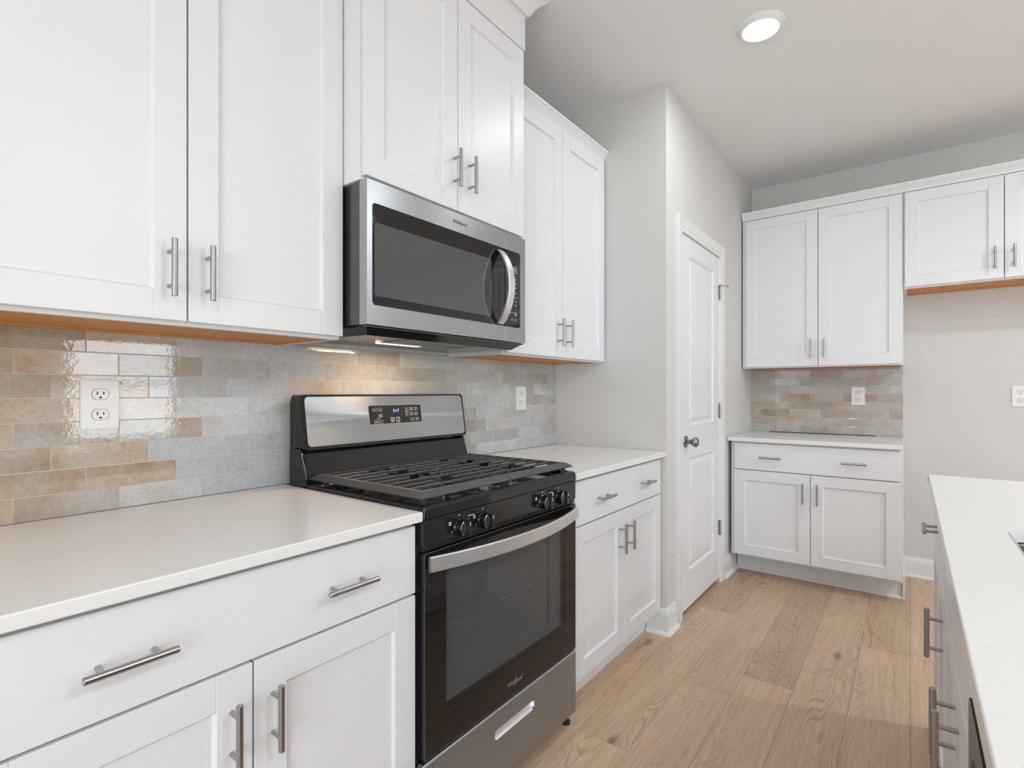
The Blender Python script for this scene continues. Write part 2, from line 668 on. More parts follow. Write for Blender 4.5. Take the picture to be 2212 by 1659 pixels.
# ------------------------------------------------------------------ room shell
def room():
    # floor: every plank a quad with a hairline seam over a dark bed
    bm = bmesh.new()
    uvl = bm.loops.layers.uv.new('plank')
    att = bm.faces.layers.float_color.new('rnd')
    W = 0.1905
    L = 1.36
    ends = {-1: 1.514, 0: 1.645, 1: 2.193, 2: 2.389, 3: 2.594, 4: 3.009}
    rng = random.Random(11)
    x0 = 0.6855
    k0 = int(math.floor((0 - x0) / W)) - 1
    k1 = int(math.ceil((XR - x0) / W)) + 1
    g = 0.0005
    for k in range(k0, k1):
        a, b = max(-0.1, x0 + k * W), min(XR + 0.1, x0 + (k + 1) * W)
        if b <= a:
            continue
        e = ends.get(k, rng.random() * L)
        y = e - math.ceil((e - YF) / L) * L - L
        while y < YW + 0.2:
            ya, yb = max(YF - 0.1, y), min(YW + 0.1, y + L)
            if yb > ya:
                vs_ = [bm.verts.new((p, q, 0)) for (p, q) in ((a + g, ya + g), (b - g, ya + g), (b - g, yb - g), (a + g, yb - g))]
                f = bm.faces.new(vs_)
                f[att] = (rng.random(), rng.random(), rng.random(), 1)
                ou, ov = rng.random() * 60, rng.random() * 60
                for lp in f.loops:
                    lp[uvl].uv = (lp.vert.co.y + ou, lp.vert.co.x + ov)
            y += L
    v = [bm.verts.new(p) for p in ((-0.1, YF - 0.1, -0.0012), (XR + 0.1, YF - 0.1, -0.0012), (XR + 0.1, YW + 0.1, -0.0012), (-0.1, YW + 0.1, -0.0012))]
    f = bm.faces.new(v)
    f.material_index = 1
    me = bpy.data.meshes.new('floor')
    bm.to_mesh(me)
    bm.free()
    me.materials.append(M['floor'])
    me.materials.append(M['subfloor'])
    o = bpy.data.objects.new('floor', me)
    COL.objects.link(o)
    structure(o, 'light oak plank floor')

    structure(MB().box(-0.1, XR + 0.1, YF - 0.1, YW + 0.1, CEIL, CEIL + 0.1).build('ceiling', 'ceil', smooth=0), 'plain off-white ceiling')
    structure(MB().box(-0.1, 0, YF - 0.1, YW + 0.1, 0, CEIL).build('wall_left', 'wall', smooth=0), 'greige wall behind the range')
    structure(MB().box(0, XP, YR, YR + 0.1, 0, CEIL).build('wall_end', 'wall', smooth=0), 'short greige wall facing the range run')
    structure(MB().box(-0.1, XR + 0.1, YW, YW + 0.1, 0, CEIL).build('wall_back', 'wall', smooth=0), 'greige back wall')
    # pantry wall with its door opening
    y0, y1, zt = 2.760, 3.466, 2.078
    m = MB()
    m.box(XP - 0.11, XP, YR + 0.1, y0, 0, CEIL)
    m.box(XP - 0.11, XP, y1, YW, 0, CEIL)
    m.box(XP - 0.11, XP, y0, y1, zt, CEIL)
    structure(m.build('wall_side', 'wall', smooth=0), 'greige pantry wall with a white door')
    # opposite wall and wall behind the camera, with window openings
    outer = [(YF, 0), (YW, 0), (YW, CEIL), (YF, CEIL)]
    holes = [[(a, c), (b, c), (b, d), (a, d)] for (a, b, c, d) in WIN_R]
    structure(MB().plate([outer] + holes, lambda u, w, t: (t, u, w), XR, XR + 0.14).build('wall_right', 'wall', smooth=0))
    outer = [(0, 0), (XR, 0), (XR, CEIL), (0, CEIL)]
    holes = [[(a, c), (b, c), (b, d), (a, d)] for (a, b, c, d) in WIN_ADDED]
    structure(MB().plate([outer] + holes, lambda u, w, t: (u, t, w), YF - 0.14, YF).build('wall_front', 'wall', smooth=0))
    k = 1
    for (a, b, c, d) in WIN_R:
        m = MB()
        f1 = lambda u, w, t: (t, u, w)
        mid = (c + d) / 2
        m.plate([[(a - .07, c - .07), (b + .07, c - .07), (b + .07, d + .07), (a - .07, d + .07)], [(a, c), (b, c), (b, d), (a, d)]], f1, XR - 0.018, XR)
        m.box(XR + 0.05, XR + 0.09, a, b, mid - 0.025, mid + 0.025)
        for (p, q) in ((a, a + 0.035), (b - 0.035, b)):
            m.box(XR + 0.05, XR + 0.09, p, q, c, d)
        for (p, q) in ((c, c + 0.035), (d - 0.035, d)):
            m.box(XR + 0.05, XR + 0.09, a, b, p, q)
        o = structure(m.build('window_%d' % k, 'trim', smooth=0))
        MB().box(XR + 0.066, XR + 0.070, a + 0.03, b - 0.03, c + 0.03, d - 0.03).build('window_pane', 'glass_clear', o, smooth=0)
        k += 1
    for (a, b, c, d) in WIN_ADDED:  # unseen window, added and widened to light the low fronts
        m = MB()
        f1 = lambda u, w, t: (u, t, w)
        mid = (a + b) / 2
        m.plate([[(a - .07, c - .07), (b + .07, c - .07), (b + .07, d + .07), (a - .07, d + .07)], [(a, c), (b, c), (b, d), (a, d)]], f1, YF, YF + 0.018)
        m.box(mid - 0.03, mid + 0.03, YF - 0.09, YF - 0.05, c, d)
        o = structure(m.build('window_%d' % k, 'trim', smooth=0))
        MB().box(a + 0.01, b - 0.01, YF - 0.072, YF - 0.068, c + 0.01, d - 0.01).build('window_pane', 'glass_clear', o, smooth=0)
        k += 1


BASE_PROF = [(0, 0.0), (0.030, 0.0), (0.030, 0.006), (0.027, 0.013), (0.020, 0.018), (0.0145, 0.0185), (0.0145, 0.096), (0.012, 0.104), (0.0095, 0.106), (0.0095, 0.112), (0.004, 0.125), (0, 0.127)]


def baseboards():
    # out is to the right of travel
    m = MB().sweep([(0.566, YR), (XP, YR), (XP, 2.680)], BASE_PROF)
    structure(m.build('baseboard_end', 'trim'), 'white baseboard wrapping the corner beside the pantry door')
    m = MB().sweep([(XP, 3.540), (XP, YW)], BASE_PROF)
    structure(m.build('baseboard_side', 'trim'), 'short white baseboard right of the pantry door')
    m = MB().sweep([(1.612, YW), (XR, YW)], BASE_PROF)
    structure(m.build('baseboard_back', 'trim'), 'white baseboard along the back wall')


def pantry_door():
    X = 0.665
    y0, y1, z0, z1 = 2.764, 3.462, 0.030, 2.066
    root = bpy.data.objects.new('door_1', None)
    COL.objects.link(root)
    root.location = (X, (y0 + y1) / 2, 0)
    structure(root, 'white two-panel pantry door')
    panels = [(2.894, 3.342, 1.030, 1.966), (2.894, 3.342, 0.227, 0.848)]
    m = MB()
    fn = lambda u, w, t: (t, u, w)
    hl = [[(a, c), (b, c), (b, d), (a, d)] for (a, b, c, d) in panels]
    m.plate([[(y0, z0), (y1, z0), (y1, z1), (y0, z1)]] + hl, fn, X - 0.034, X)
    for (a, b, c, d) in panels:
        rings = []
        for (ofs, dep) in ((0, 0), (0.010, 0.008), (0.016, 0.0095), (0.040, 0.002), (0.042, 0.002)):
            rings.append([m.bm.verts.new((X - dep, u, w)) for (u, w) in ((a + ofs, c + ofs), (b - ofs, c + ofs), (b - ofs, d - ofs), (a + ofs, d - ofs))])
        for r0, r1 in zip(rings[:-1], rings[1:]):
            for i in range(4):
                j = (i + 1) % 4
                m.bm.faces.new((r0[i], r0[j], r1[j], r1[i]))
        m.bm.faces.new(rings[-1])
    m.build('door_panel', 'door', root, smooth=0)
    # knob and rosette
    c = Vector((X, 2.832, 0.945))
    k = MB()
    k.lathe(c, (1, 0, 0), [(0, 0.033), (0.004, 0.033), (0.008, 0.029), (0.011, 0.018), (0.013, 0.013), (0.028, 0.0115), (0.034, 0.014), (0.040, 0.022), (0.048, 0.0268), (0.056, 0.0275), (0.064, 0.0245), (0.069, 0.018), (0.072, 0.009), (0.0725, 0.0)], 32)
    k.build('door_knob', 'nickel_dark', root)
    for zc in (1.848, 1.096, 0.350):
        h = MB()
        h.box(X + 0.0004, X + 0.003, y1 - 0.024, y1 - 0.001, zc - 0.046, zc + 0.046)
        h.box(X + 0.0004, X + 0.003, y1 + 0.001, y1 + 0.014, zc - 0.046, zc + 0.046)
        h.cyl((X + 0.007, y1 + 0.001, zc - 0.047), (X + 0.007, y1 + 0.001, zc + 0.047), 0.0062, n=14)
        hg = h.build('hinge', 'hinge', root)
        if zc > 1.5:
            s = MB()
            s.box(X - 0.001, X + 0.012, y1 - 0.006, y1 + 0.008, zc + 0.047, zc + 0.050)
            s.cyl((X + 0.008, y1 + 0.004, zc + 0.050), (X + 0.042, y1 + 0.040, zc + 0.044), 0.0030, n=10)
            s.cyl((X + 0.042, y1 + 0.040, zc + 0.044), (X + 0.048, y1 + 0.046, zc + 0.043), 0.0065, n=12)
            s.cyl((X + 0.006, y1 + 0.002, zc + 0.044), (X + 0.020, y1 - 0.014, zc + 0.042), 0.0040, n=10)
            s.build('door_stop', 'nickel', hg)
    # jamb lining and casing
    j = MB()
    j.box(XP - 0.112, XP + 0.001, y0 - 0.004, y0 - 0.0005, 0, z1 + 0.012)
    j.box(XP - 0.112, XP + 0.001, y1 + 0.0005, y1 + 0.004, 0, z1 + 0.012)
    j.box(XP - 0.112, XP + 0.001, y0 - 0.004, y1 + 0.004, z1 + 0.004, z1 + 0.012)
    j.build('jamb', 'trim', root, smooth=0)
    cs = MB()
    prof = [(0.0, 0.0), (0.0, 0.009), (0.004, 0.011), (0.018, 0.011), (0.024, 0.014), (0.055, 0.016), (0.068, 0.018), (0.0725, 0.0185), (0.074, 0.017), (0.074, 0.0)]
    # profile is (away from the opening, proud of the wall); mitred at the two top corners
    yi0, yi1, zi = y0 + 0.002, y1 - 0.002, z1 + 0.006
    rows = []
    for (fy, fz, yy, zz) in ((-1, 0, yi0, 0.0), (-1, 1, yi0, zi), (1, 1, yi1, zi), (1, 0, yi1, 0.0)):
        rows.append([cs.bm.verts.new((XP + q, yy + fy * p, zz + fz * p)) for (p, q) in prof])
    for a, b in zip(rows[:-1], rows[1:]):
        for i in range(len(prof)):
            jn = (i + 1) % len(prof)
            cs.bm.faces.new((a[i], a[jn], b[jn], b[i]))
    cs.bm.faces.new(rows[0])
    cs.bm.faces.new(rows[-1])
    structure(cs.build('trim_1', 'trim', smooth=20), 'white casing around the pantry door')


# ------------------------------------------------------------------ tiles and outlets
def tiles(name, label, F, u0, u1, z0, z1, offs, rows, brown, seed):
    """F(u, v, z): v is distance out of the wall. one mesh, every tile a bevelled block"""
    rng = random.Random(seed)
    P, H = 0.2005, 0.0572
    bm = bmesh.new()
    att = bm.faces.layers.float_color.new('tile')
    def blk(ua, ub, va, vb, za, zb, col, mi, bev):
        t = bmesh.new()
        v = [t.verts.new((x, y, z)) for x in (ua, ub) for y in (va, vb) for z in (za, zb)]
        for f in ((0, 1, 3, 2), (4, 6, 7, 5), (0, 4, 5, 1), (2, 3, 7, 6), (0, 2, 6, 4), (1, 5, 7, 3)):
            t.faces.new([v[i] for i in f])
        if bev:
            ee = [e for e in t.edges if all(abs(q.co.y - vb) < 1e-6 for q in e.verts)]
            bmesh.ops.bevel(t, geom=ee, offset=bev, segments=2, profile=0.5, affect='EDGES')
        mp = {}
        for q in t.verts:
            mp[q] = bm.verts.new(F(q.co.x, q.co.y, q.co.z))
        for f in t.faces:
            try:
                nf = bm.faces.new([mp[q] for q in f.verts])
            except ValueError:
                continue
            nf[att] = col
            nf.material_index = mi
            nf.smooth = False
        t.free()
    blk(u0, u1, 0.0005, 0.0092, z0, z1, (0, 0, 0, 1), 1, 0)
    for r in range(rows):
        zb = z1 - r * H
        za = max(z0, zb - H)
        o = offs[r % len(offs)]
        k = math.floor((u0 - o) / P)
        while o + k * P < u1:
            a, b = max(u0, o + k * P), min(u1, o + (k + 1) * P)
            if b - a > 0.008:
                c = brown((a + b) / 2, r, rng)
                blk(a + 0.0008, b - 0.0008, 0.002, 0.0102 + rng.uniform(-.0003, .0003), za + 0.0008, zb - 0.0008, (c, rng.random(), rng.random(), 1), 0, 0.0009)
            k += 1
    bmesh.ops.recalc_face_normals(bm, faces=bm.faces)
    me = bpy.data.meshes.new(name)
    bm.to_mesh(me)
    bm.free()
    me.materials.append(M['tile'])
    me.materials.append(M['grout'])
    o = bpy.data.objects.new(name, me)
    COL.objects.link(o)
    return o


def FL(u, v, z): return (v, u, z)
def FB(u, v, z): return (u, YW - v, z)
XIB = 2.313
def FI(u, v, z): return (XIB - v, u, z)


def backsplashes():
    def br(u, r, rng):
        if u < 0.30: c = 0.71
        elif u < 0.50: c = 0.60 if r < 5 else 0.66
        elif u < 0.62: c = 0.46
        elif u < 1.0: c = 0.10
        elif u < 1.4: c = 0.38  # warm light of the hood lamp put into the tile colour
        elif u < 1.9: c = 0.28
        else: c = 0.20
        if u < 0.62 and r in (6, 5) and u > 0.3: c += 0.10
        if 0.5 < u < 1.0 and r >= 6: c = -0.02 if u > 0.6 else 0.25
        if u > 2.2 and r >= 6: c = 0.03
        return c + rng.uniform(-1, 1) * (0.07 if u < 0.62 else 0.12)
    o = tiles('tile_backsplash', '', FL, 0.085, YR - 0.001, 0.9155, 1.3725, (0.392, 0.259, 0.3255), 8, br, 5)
    structure(o, 'glazed beige and grey tile backsplash behind the range')
    o.name = 'trim_2'
    def bb(u, r, rng):
        c = 0.32 if r < 3 else 0.55
        if r == 7: c = 0.40
        if u > 1.42: c -= 0.15
        return c + rng.uniform(-0.13, 0.13)
    o = tiles('tile_backsplash', '', FB, XP + 0.001, 1.600, 0.9155, 1.3725, (0.859, 0.789, 0.7245), 8, bb, 9)
    structure(o, 'glazed tile backsplash of the back counter')
    o.name = 'trim_3'


def outlet(F, u, v, z, label, w=0.079, h=0.124):
    r = thing('wall_outlet', label, 'outlet', F(u, v, z), 'white duplex outlets')
    m = MB()
    fn = lambda a, b, t: F(u + a, v + t, z + b)
    m.plate([rr(-w / 2, w / 2, -h / 2, h / 2, 0.003)], fn, 0, 0.0035)
    m.plate([rr(-w / 2 + 0.0012, w / 2 - 0.0012, -h / 2 + 0.0012, h / 2 - 0.0012, 0.003)], fn, 0.0035, 0.006)
    m.build('cover_plate', 'plastic', r)
    for s in (0.0255, -0.0255):
        q = MB()
        face = []
        for i in range(24):
            a = 2 * PI * i / 24
            face.append((0.0172 * math.cos(a), max(-0.0128, min(0.0128, 0.0172 * math.sin(a)))))
        q.plate([[(a, b + s) for (a, b) in face]], fn, 0.006, 0.0072)
        rc = q.build('receptacle', 'plastic', r)
        rim = MB()
        rim.plate([[(a * 1.06, b * 1.06 + s) for (a, b) in face]], fn, 0.0058, 0.0062)
        for (dx, hh) in ((-0.0064, 0.0085), (0.0064, 0.0068)):
            rim.plate([[(dx - 0.0012, s + 0.003 - hh / 2), (dx + 0.0012, s + 0.003 - hh / 2), (dx + 0.0012, s + 0.003 + hh / 2), (dx - 0.0012, s + 0.003 + hh / 2)]], fn, 0.0070, 0.0075)
        g = [(0.0028 * math.cos(PI * i / 8), s - 0.0085 + 0.0034 * math.sin(PI * i / 8)) for i in range(9)]
        rim.plate([g + [(-0.0028, s - 0.0098), (0.0028, s - 0.0098)]], fn, 0.0070, 0.0075)
        rim.build('slots', 'slot', rc, smooth=0)
    sc = MB()
    c0, c1 = F(u, v + 0.006, z), F(u, v + 0.0072, z)
    sc.cyl(c0, c1, 0.0027, n=14)
    sc.build('screw', 'plastic', r)
    return r


# ------------------------------------------------------------------ cabinets
def fb(m, F, u0, u1, v0, v1, z0, z1, bev=0.0, seg=1):
    a, b = F(u0, v0, z0), F(u1, v1, z1)
    m.box(a[0], b[0], a[1], b[1], a[2], b[2], bev, seg)
    return m


_hm = {}


def handle(F, vert, parent, u, v, z, L=0.127):
    """bar pull; v is the door face, the bar stands 33 mm proud"""
    key = (F.__name__, vert)
    o0 = Vector(F(0, 0, 0))
    eu = Vector(F(1, 0, 0)) - o0
    ev = Vector(F(0, 1, 0)) - o0
    ez = Vector((0, 0, 1))
    ax = ez if vert else eu
    if key not in _hm:
        m = MB()
        c = ev * 0.033
        m.cyl(c - ax * L / 2, c + ax * L / 2, 0.0062, n=18, cap_bev=0.0009)
        for s in (-0.038, 0.038):
            m.cyl(ax * s, ax * s + ev * 0.031, 0.0042, n=14)
        bmesh.ops.recalc_face_normals(m.bm, faces=m.bm.faces)
        me = bpy.data.meshes.new('bar_handle')
        m.bm.to_mesh(me)
        m.bm.free()
        me.materials.append(M['nickel'])
        for q in me.polygons:
            q.use_smooth = True
        me.set_sharp_from_angle(angle=math.radians(35))
        _hm[key] = me
    o = bpy.data.objects.new('bar_handle', _hm[key])
    COL.objects.link(o)
    o.parent = parent
    o.location = Vector(F(u, v, z)) - root_loc(parent)
    return o


def shaker(F, root, u0, u1, z0, z1, vf, hu=None, hz=None, sw=0.0655, t=0.019):
    m = MB()
    vb = vf - t
    B = 0.0011
    fb(m, F, u0, u0 + sw, vb, vf, z0, z1, B)
    fb(m, F, u1 - sw, u1, vb, vf, z0, z1, B)
    fb(m, F, u0 + sw, u1 - sw, vb, vf - 0.0003, z0, z0 + sw, B)
    fb(m, F, u0 + sw, u1 - sw, vb, vf - 0.0003, z1 - sw, z1, B)
    fb(m, F, u0 + sw - 0.004, u1 - sw + 0.004, vb + 0.002, vf - 0.0095, z0 + sw - 0.004, z1 - sw + 0.004)
    # sloping sticking between the frame and the panel
    a = [(u0 + sw, z0 + sw), (u1 - sw, z0 + sw), (u1 - sw, z1 - sw), (u0 + sw, z1 - sw)]
    e = 0.0045
    b = [(u0 + sw + e, z0 + sw + e), (u1 - sw - e, z0 + sw + e), (u1 - sw - e, z1 - sw - e), (u0 + sw + e, z1 - sw - e)]
    ra = [m.bm.verts.new(F(p, vf - 0.002, q)) for (p, q) in a]
    rb = [m.bm.verts.new(F(p, vf - 0.0094, q)) for (p, q) in b]
    for i in range(4):
        j = (i + 1) % 4
        m.bm.faces.new((ra[i], ra[j], rb[j], rb[i]))
    d = m.build('door', 'white', root, smooth=0)
    if hu is not None:
        handle(F, True, d, hu, vf, hz)
    return d


def drawer(F, root, u0, u1, z0, z1, vf, hus, hz, t=0.019):
    m = MB()
    fb(m, F, u0, u1, vf - t, vf, z0, z1, 0.0016, 2)
    d = m.build('drawer_front', 'white', root, smooth=0)
    for h in hus:
        handle(F, False, d, h, vf, hz)
    return d


def wall_cab(F, name, label, u0, u1, z0, z1, vbox, doors, hz, hpos, dz0, dz1, side='white', lip=0.004, extra=None):
    """doors: list of (u0, u1); hpos: handle u for each"""
    root = thing(name, label, 'cabinet', F((u0 + u1) / 2, vbox / 2, z0), 'white shaker wall cabinets')
    m = MB()
    T = 0.016
    fb(m, F, u0, u0 + T, 0.002, vbox, z0, z1, 0.0006)
    fb(m, F, u1 - T, u1, 0.002, vbox, z0, z1, 0.0006)
    fb(m, F, u0 + T, u1 - T, 0.002, vbox - 0.004, z1 - T, z1)
    fb(m, F, u0 + T, u1 - T, 0.002, 0.010, z0 + lip + 0.014, z1 - T)
    fb(m, F, u0 + T, u1 - T, vbox - 0.019, vbox, z0, z0 + 0.038)      # bottom rail of the face frame
    fb(m, F, u0 + T, u1 - T, vbox - 0.019, vbox, z1 - 0.04, z1)
    fb(m, F, u0 + T, u0 + 0.038, vbox - 0.019, vbox, z0 + 0.038, z1 - 0.04)
    fb(m, F, u1 - 0.038, u1 - T, vbox - 0.019, vbox, z0 + 0.038, z1 - 0.04)
    m.build('carcass', 'white', root, smooth=0)
    b = MB()
    fb(b, F, u0 + T, u1 - T, 0.010, vbox - 0.019, z0 + lip, z0 + lip + 0.012)
    fb(b, F, u0 + T, u1 - T, 0.0125, 0.028, z0, z0 + lip)
    fb(b, F, u0 + T, u0 + T + 0.003, 0.028, vbox - 0.0195, z0 + 0.0005, z0 + lip)
    fb(b, F, u1 - T - 0.003, u1 - T, 0.028, vbox - 0.0195, z0 + 0.0005, z0 + lip)
    fb(b, F, u0 + T + 0.003, u1 - T - 0.003, vbox - 0.023, vbox - 0.0195, z0 + 0.0005, z0 + lip)
    bp = b.build('bottom_panel', 'wood', root, smooth=0)
    bp['label'] = 'unpainted orange wood underside'
    for (d, h) in zip(doors, hpos):
        shaker(F, root, d[0], d[1], dz0, dz1, vbox + 0.020, h, hz)
    if extra:
        extra(root)
    return root


CROWN = [(0.0, 0.0), (0.012, 0.0), (0.013, 0.004), (0.014, 0.010), (0.020, 0.020), (0.029, 0.031), (0.034, 0.036), (0.035, 0.040), (0.040, 0.041), (0.041, 0.052), (0.0, 0.052)]


def crown(root, path, z, prof=CROWN, sx=1.0, sz=1.0):
    m = MB().sweep(path, [(o * sx, z + h * sz) for (o, h) in prof])
    return m.build('crown_moulding', 'white', root, smooth=25)


def cabinets():
    V = 0.308
    # left of the microwave
    r = wall_cab(FL, 'wall_cabinet', 'white two-door shaker wall cabinet over the brown tiles and long countertop, beside the microwave', 0.087, 0.911, 1.368, 2.452, V,
                 [(0.089, 0.4985), (0.5025, 0.910)], 1.489, [0.462, 0.541], 1.377, 2.447)
    crown(r, [(0.31, 0.087), (0.31, 0.911)], 2.452)
    # above the microwave: deeper, taller
    def ex(root):
        m = MB()
        fb(m, FL, 0.9125, 1.6735, 0.404, 0.4285, 2.562, 2.705, 0.001)
        m.build('frieze_board', 'white', root, smooth=0)
        prof = [(0.0, 0.0), (0.012, 0.0), (0.013, 0.006), (0.017, 0.010), (0.024, 0.024), (0.036, 0.040), (0.052, 0.053), (0.058, 0.057), (0.060, 0.062), (0.068, 0.064), (0.070, 0.078), (0.0, 0.078)]
        s = MB().sweep([(0.02, 1.6736), (0.4286, 1.6736), (0.4286, 0.9124), (0.32, 0.9124)], [(-o, 2.695 + h) for (o, h) in prof])
        s.build('crown_moulding', 'white', root, smooth=25)
    r = wall_cab(FL, 'wall_cabinet', 'white two-door shaker wall cabinet above the microwave, reaching the ceiling', 0.9135, 1.6725, 1.817, 2.575, 0.404,
                 [(0.9165, 1.2915), (1.2945, 1.6700)], 1.958, [1.273, 1.352 - 0.003], 1.826, 2.560, extra=ex)
    # right of the microwave
    r = wall_cab(FL, 'wall_cabinet', 'white two-door shaker wall cabinet between the microwave and the pantry corner', 1.678, 2.546, 1.3705, 2.456, V,
                 [(1.690, 2.113), (2.1165, 2.540)], 1.492, [2.075, 2.155], 1.3785, 2.452)
    m = MB().sweep([(0.309, 1.679), (0.309, 2.550)], [(o, 2.4525 + h) for (o, h) in CROWN])
    m.build('crown_moulding', 'white', r, smooth=25)

    # back wall, tall pair over the small counter
    VB = YW - 4.030
    r = wall_cab(FB, 'wall_cabinet', 'white two-door shaker wall cabinet above the back counter and its tiles', 0.672, 1.603, 1.382, 2.443, VB,
                 [(0.697, 1.1455), (1.149, 1.5965)], 1.5035, [1.108, 1.186], 1.391, 2.4345)
    s = MB().sweep([(0.6715, YW - VB - 0.001), (1.6045, YW - VB - 0.001)], [(o, 2.4425 + h) for (o, h) in CROWN])
    s.build('crown_moulding', 'white', r, smooth=25)
    # back wall, short pair over the empty fridge space
    r = wall_cab(FB, 'wall_cabinet', 'short white two-door wall cabinet on the back wall above the empty fridge space', 1.6045, 2.516, 1.849, 2.443, VB,
                 [(1.611, 2.0565), (2.060, 2.509)], 1.971, [2.0175, 2.097], 1.858, 2.4345)
    s = MB().sweep([(1.6055, YW - VB - 0.001), (2.517, YW - VB - 0.001)], [(o, 2.4425 + h) for (o, h) in CROWN])
    s.build('crown_moulding', 'white', r, smooth=25)


def base_cab(F, name, label, u0, u1, vf, doors, hpos, drawers, dz0=0.122, toe=0.11, toe_v=None, vback=0.002, fill=None, hz=0.587):
    """drawers: list of (u0, u1, [handle u])"""
    root = thing(name, label, 'cabinet', F((u0 + u1) / 2, vf / 2, 0), 'white shaker base cabinets')
    vb = vf - 0.020
    m = MB()
    T = 0.016
    fb(m, F, u0, u0 + T, vback, vb, toe, 0.8880, 0.0006)
    fb(m, F, u1 - T, u1, vback, vb, toe, 0.8880, 0.0006)
    fb(m, F, u0 + T, u1 - T, vback, vb - 0.02, toe, toe + 0.016)
    fb(m, F, u0 + T, u1 - T, vback, vback + 0.008, toe + 0.016, 0.8880)
    for (a, b) in ((toe, 0.145), (0.690, 0.722), (0.860, 0.8880)):
        fb(m, F, u0 + T, u1 - T, vb - 0.019, vb, a, b)
    fb(m, F, u0 + T, u0 + 0.038, vb - 0.019, vb, 0.145, 0.690)
    fb(m, F, u1 - 0.038, u1 - T, vb - 0.019, vb, 0.145, 0.690)
    m.build('carcass', 'white', root, smooth=0)
    tv = (vf - 0.078) if toe_v is None else toe_v
    k = MB()
    fb(k, F, u0, u1, vback + 0.02, tv, 0.0005, toe)
    k.build('toe_kick', 'white', root, smooth=0)
    for (d, h) in zip(doors, hpos):
        shaker(F, root, d[0], d[1], dz0, 0.7015, vf, h, hz)
    for (a, b, hs) in drawers:
        drawer(F, root, a, b, 0.7075, 0.8775, vf, hs, 0.7915)
    return root


def counters():
    def slab(name, label, x0, x1, y0, y1, z0=0.8895, z1=0.915):
        m = MB().box(x0, x1, y0, y1, z0, z1, 0.0035, 3)
        return tag(m.build(name, 'quartz'), label, 'countertop', 'white quartz countertops')
    slab('countertop', 'long white quartz countertop below the brown tiles, beside the range', 0.0108, 0.6635, 0.087, 0.9105)
    slab('countertop', 'white quartz countertop between the range and the pantry corner', 0.0108, 0.6635, 1.6735, YR - 0.001)
    slab('countertop', 'small white quartz countertop at the back wall under the tall wall cabinet', 0.667, 1.604, 3.643, YW - 0.0108)
    # island slab with the sink cut-out
    m = MB()
    fn = lambda u, w, t: (u, w, t)
    sk = rr(1.805, 2.235, 0.85, 1.572, 0.045, 8)
    m.plate([[(1.690, -0.05), (2.76, -0.05), (2.76, 2.437), (1.690, 2.437)], sk], fn, 0.8895, 0.915)
    bmesh.ops.remove_doubles(m.bm, verts=m.bm.verts, dist=1e-5)
    ee = [e for e in m.bm.edges if len(e.link_faces) == 2 and e.calc_face_angle(0) > 1.2]
    bmesh.ops.bevel(m.bm, geom=ee, offset=0.003, segments=3, profile=0.5, affect='EDGES')
    tag(m.build('countertop', 'quartz'), 'large white quartz island countertop with a sink cut-out', 'countertop', 'white quartz countertops')
    # undermount bowl
    s = thing('kitchen_sink', 'stainless undermount sink sunk in the island countertop', 'sink', (2.017, 1.18, 0.68))
    b = MB()
    lo = [rr(1.800, 2.240, 0.845, 1.577, 0.05, 8), rr(1.803, 2.237, 0.848, 1.574, 0.05, 8), rr(1.811, 2.229, 0.856, 1.566, 0.05, 8), rr(1.827, 2.213, 0.872, 1.550, 0.045, 8)]
    zz = [0.888, 0.884, 0.720, 0.690]
    rows = [[b.bm.verts.new((p, q, z)) for (p, q) in L] for L, z in zip(lo, zz)]
    out = [[b.bm.verts.new((2.0175 + (p - 2.0175) * 1.02, 1.181 + (q - 1.181) * 1.01, z - 0.003)) for (p, q) in L] for L, z in zip(lo, zz)]
    n = len(lo[0])
    for rws in (rows, out):
        for a, c in zip(rws[:-1], rws[1:]):
            for i in range(n):
                j = (i + 1) % n
                b.bm.faces.new((a[i], a[j], c[j], c[i]))
        b.bm.faces.new(rws[-1])
    for i in range(n):
        j = (i + 1) % n
        b.bm.faces.new((rows[0][i], rows[0][j], out[0][j], out[0][i]))
    b.build('bowl', 'sink', s, smooth=30)
    d = MB()
    d.lathe((2.0175, 1.18, 0.6905), (0, 0, 1), [(0, 0.045), (0.003, 0.043), (0.003, 0.036), (0.0005, 0.030), (0.0005, 0.0)], 24)
    d.build('drain', 'chrome', s)


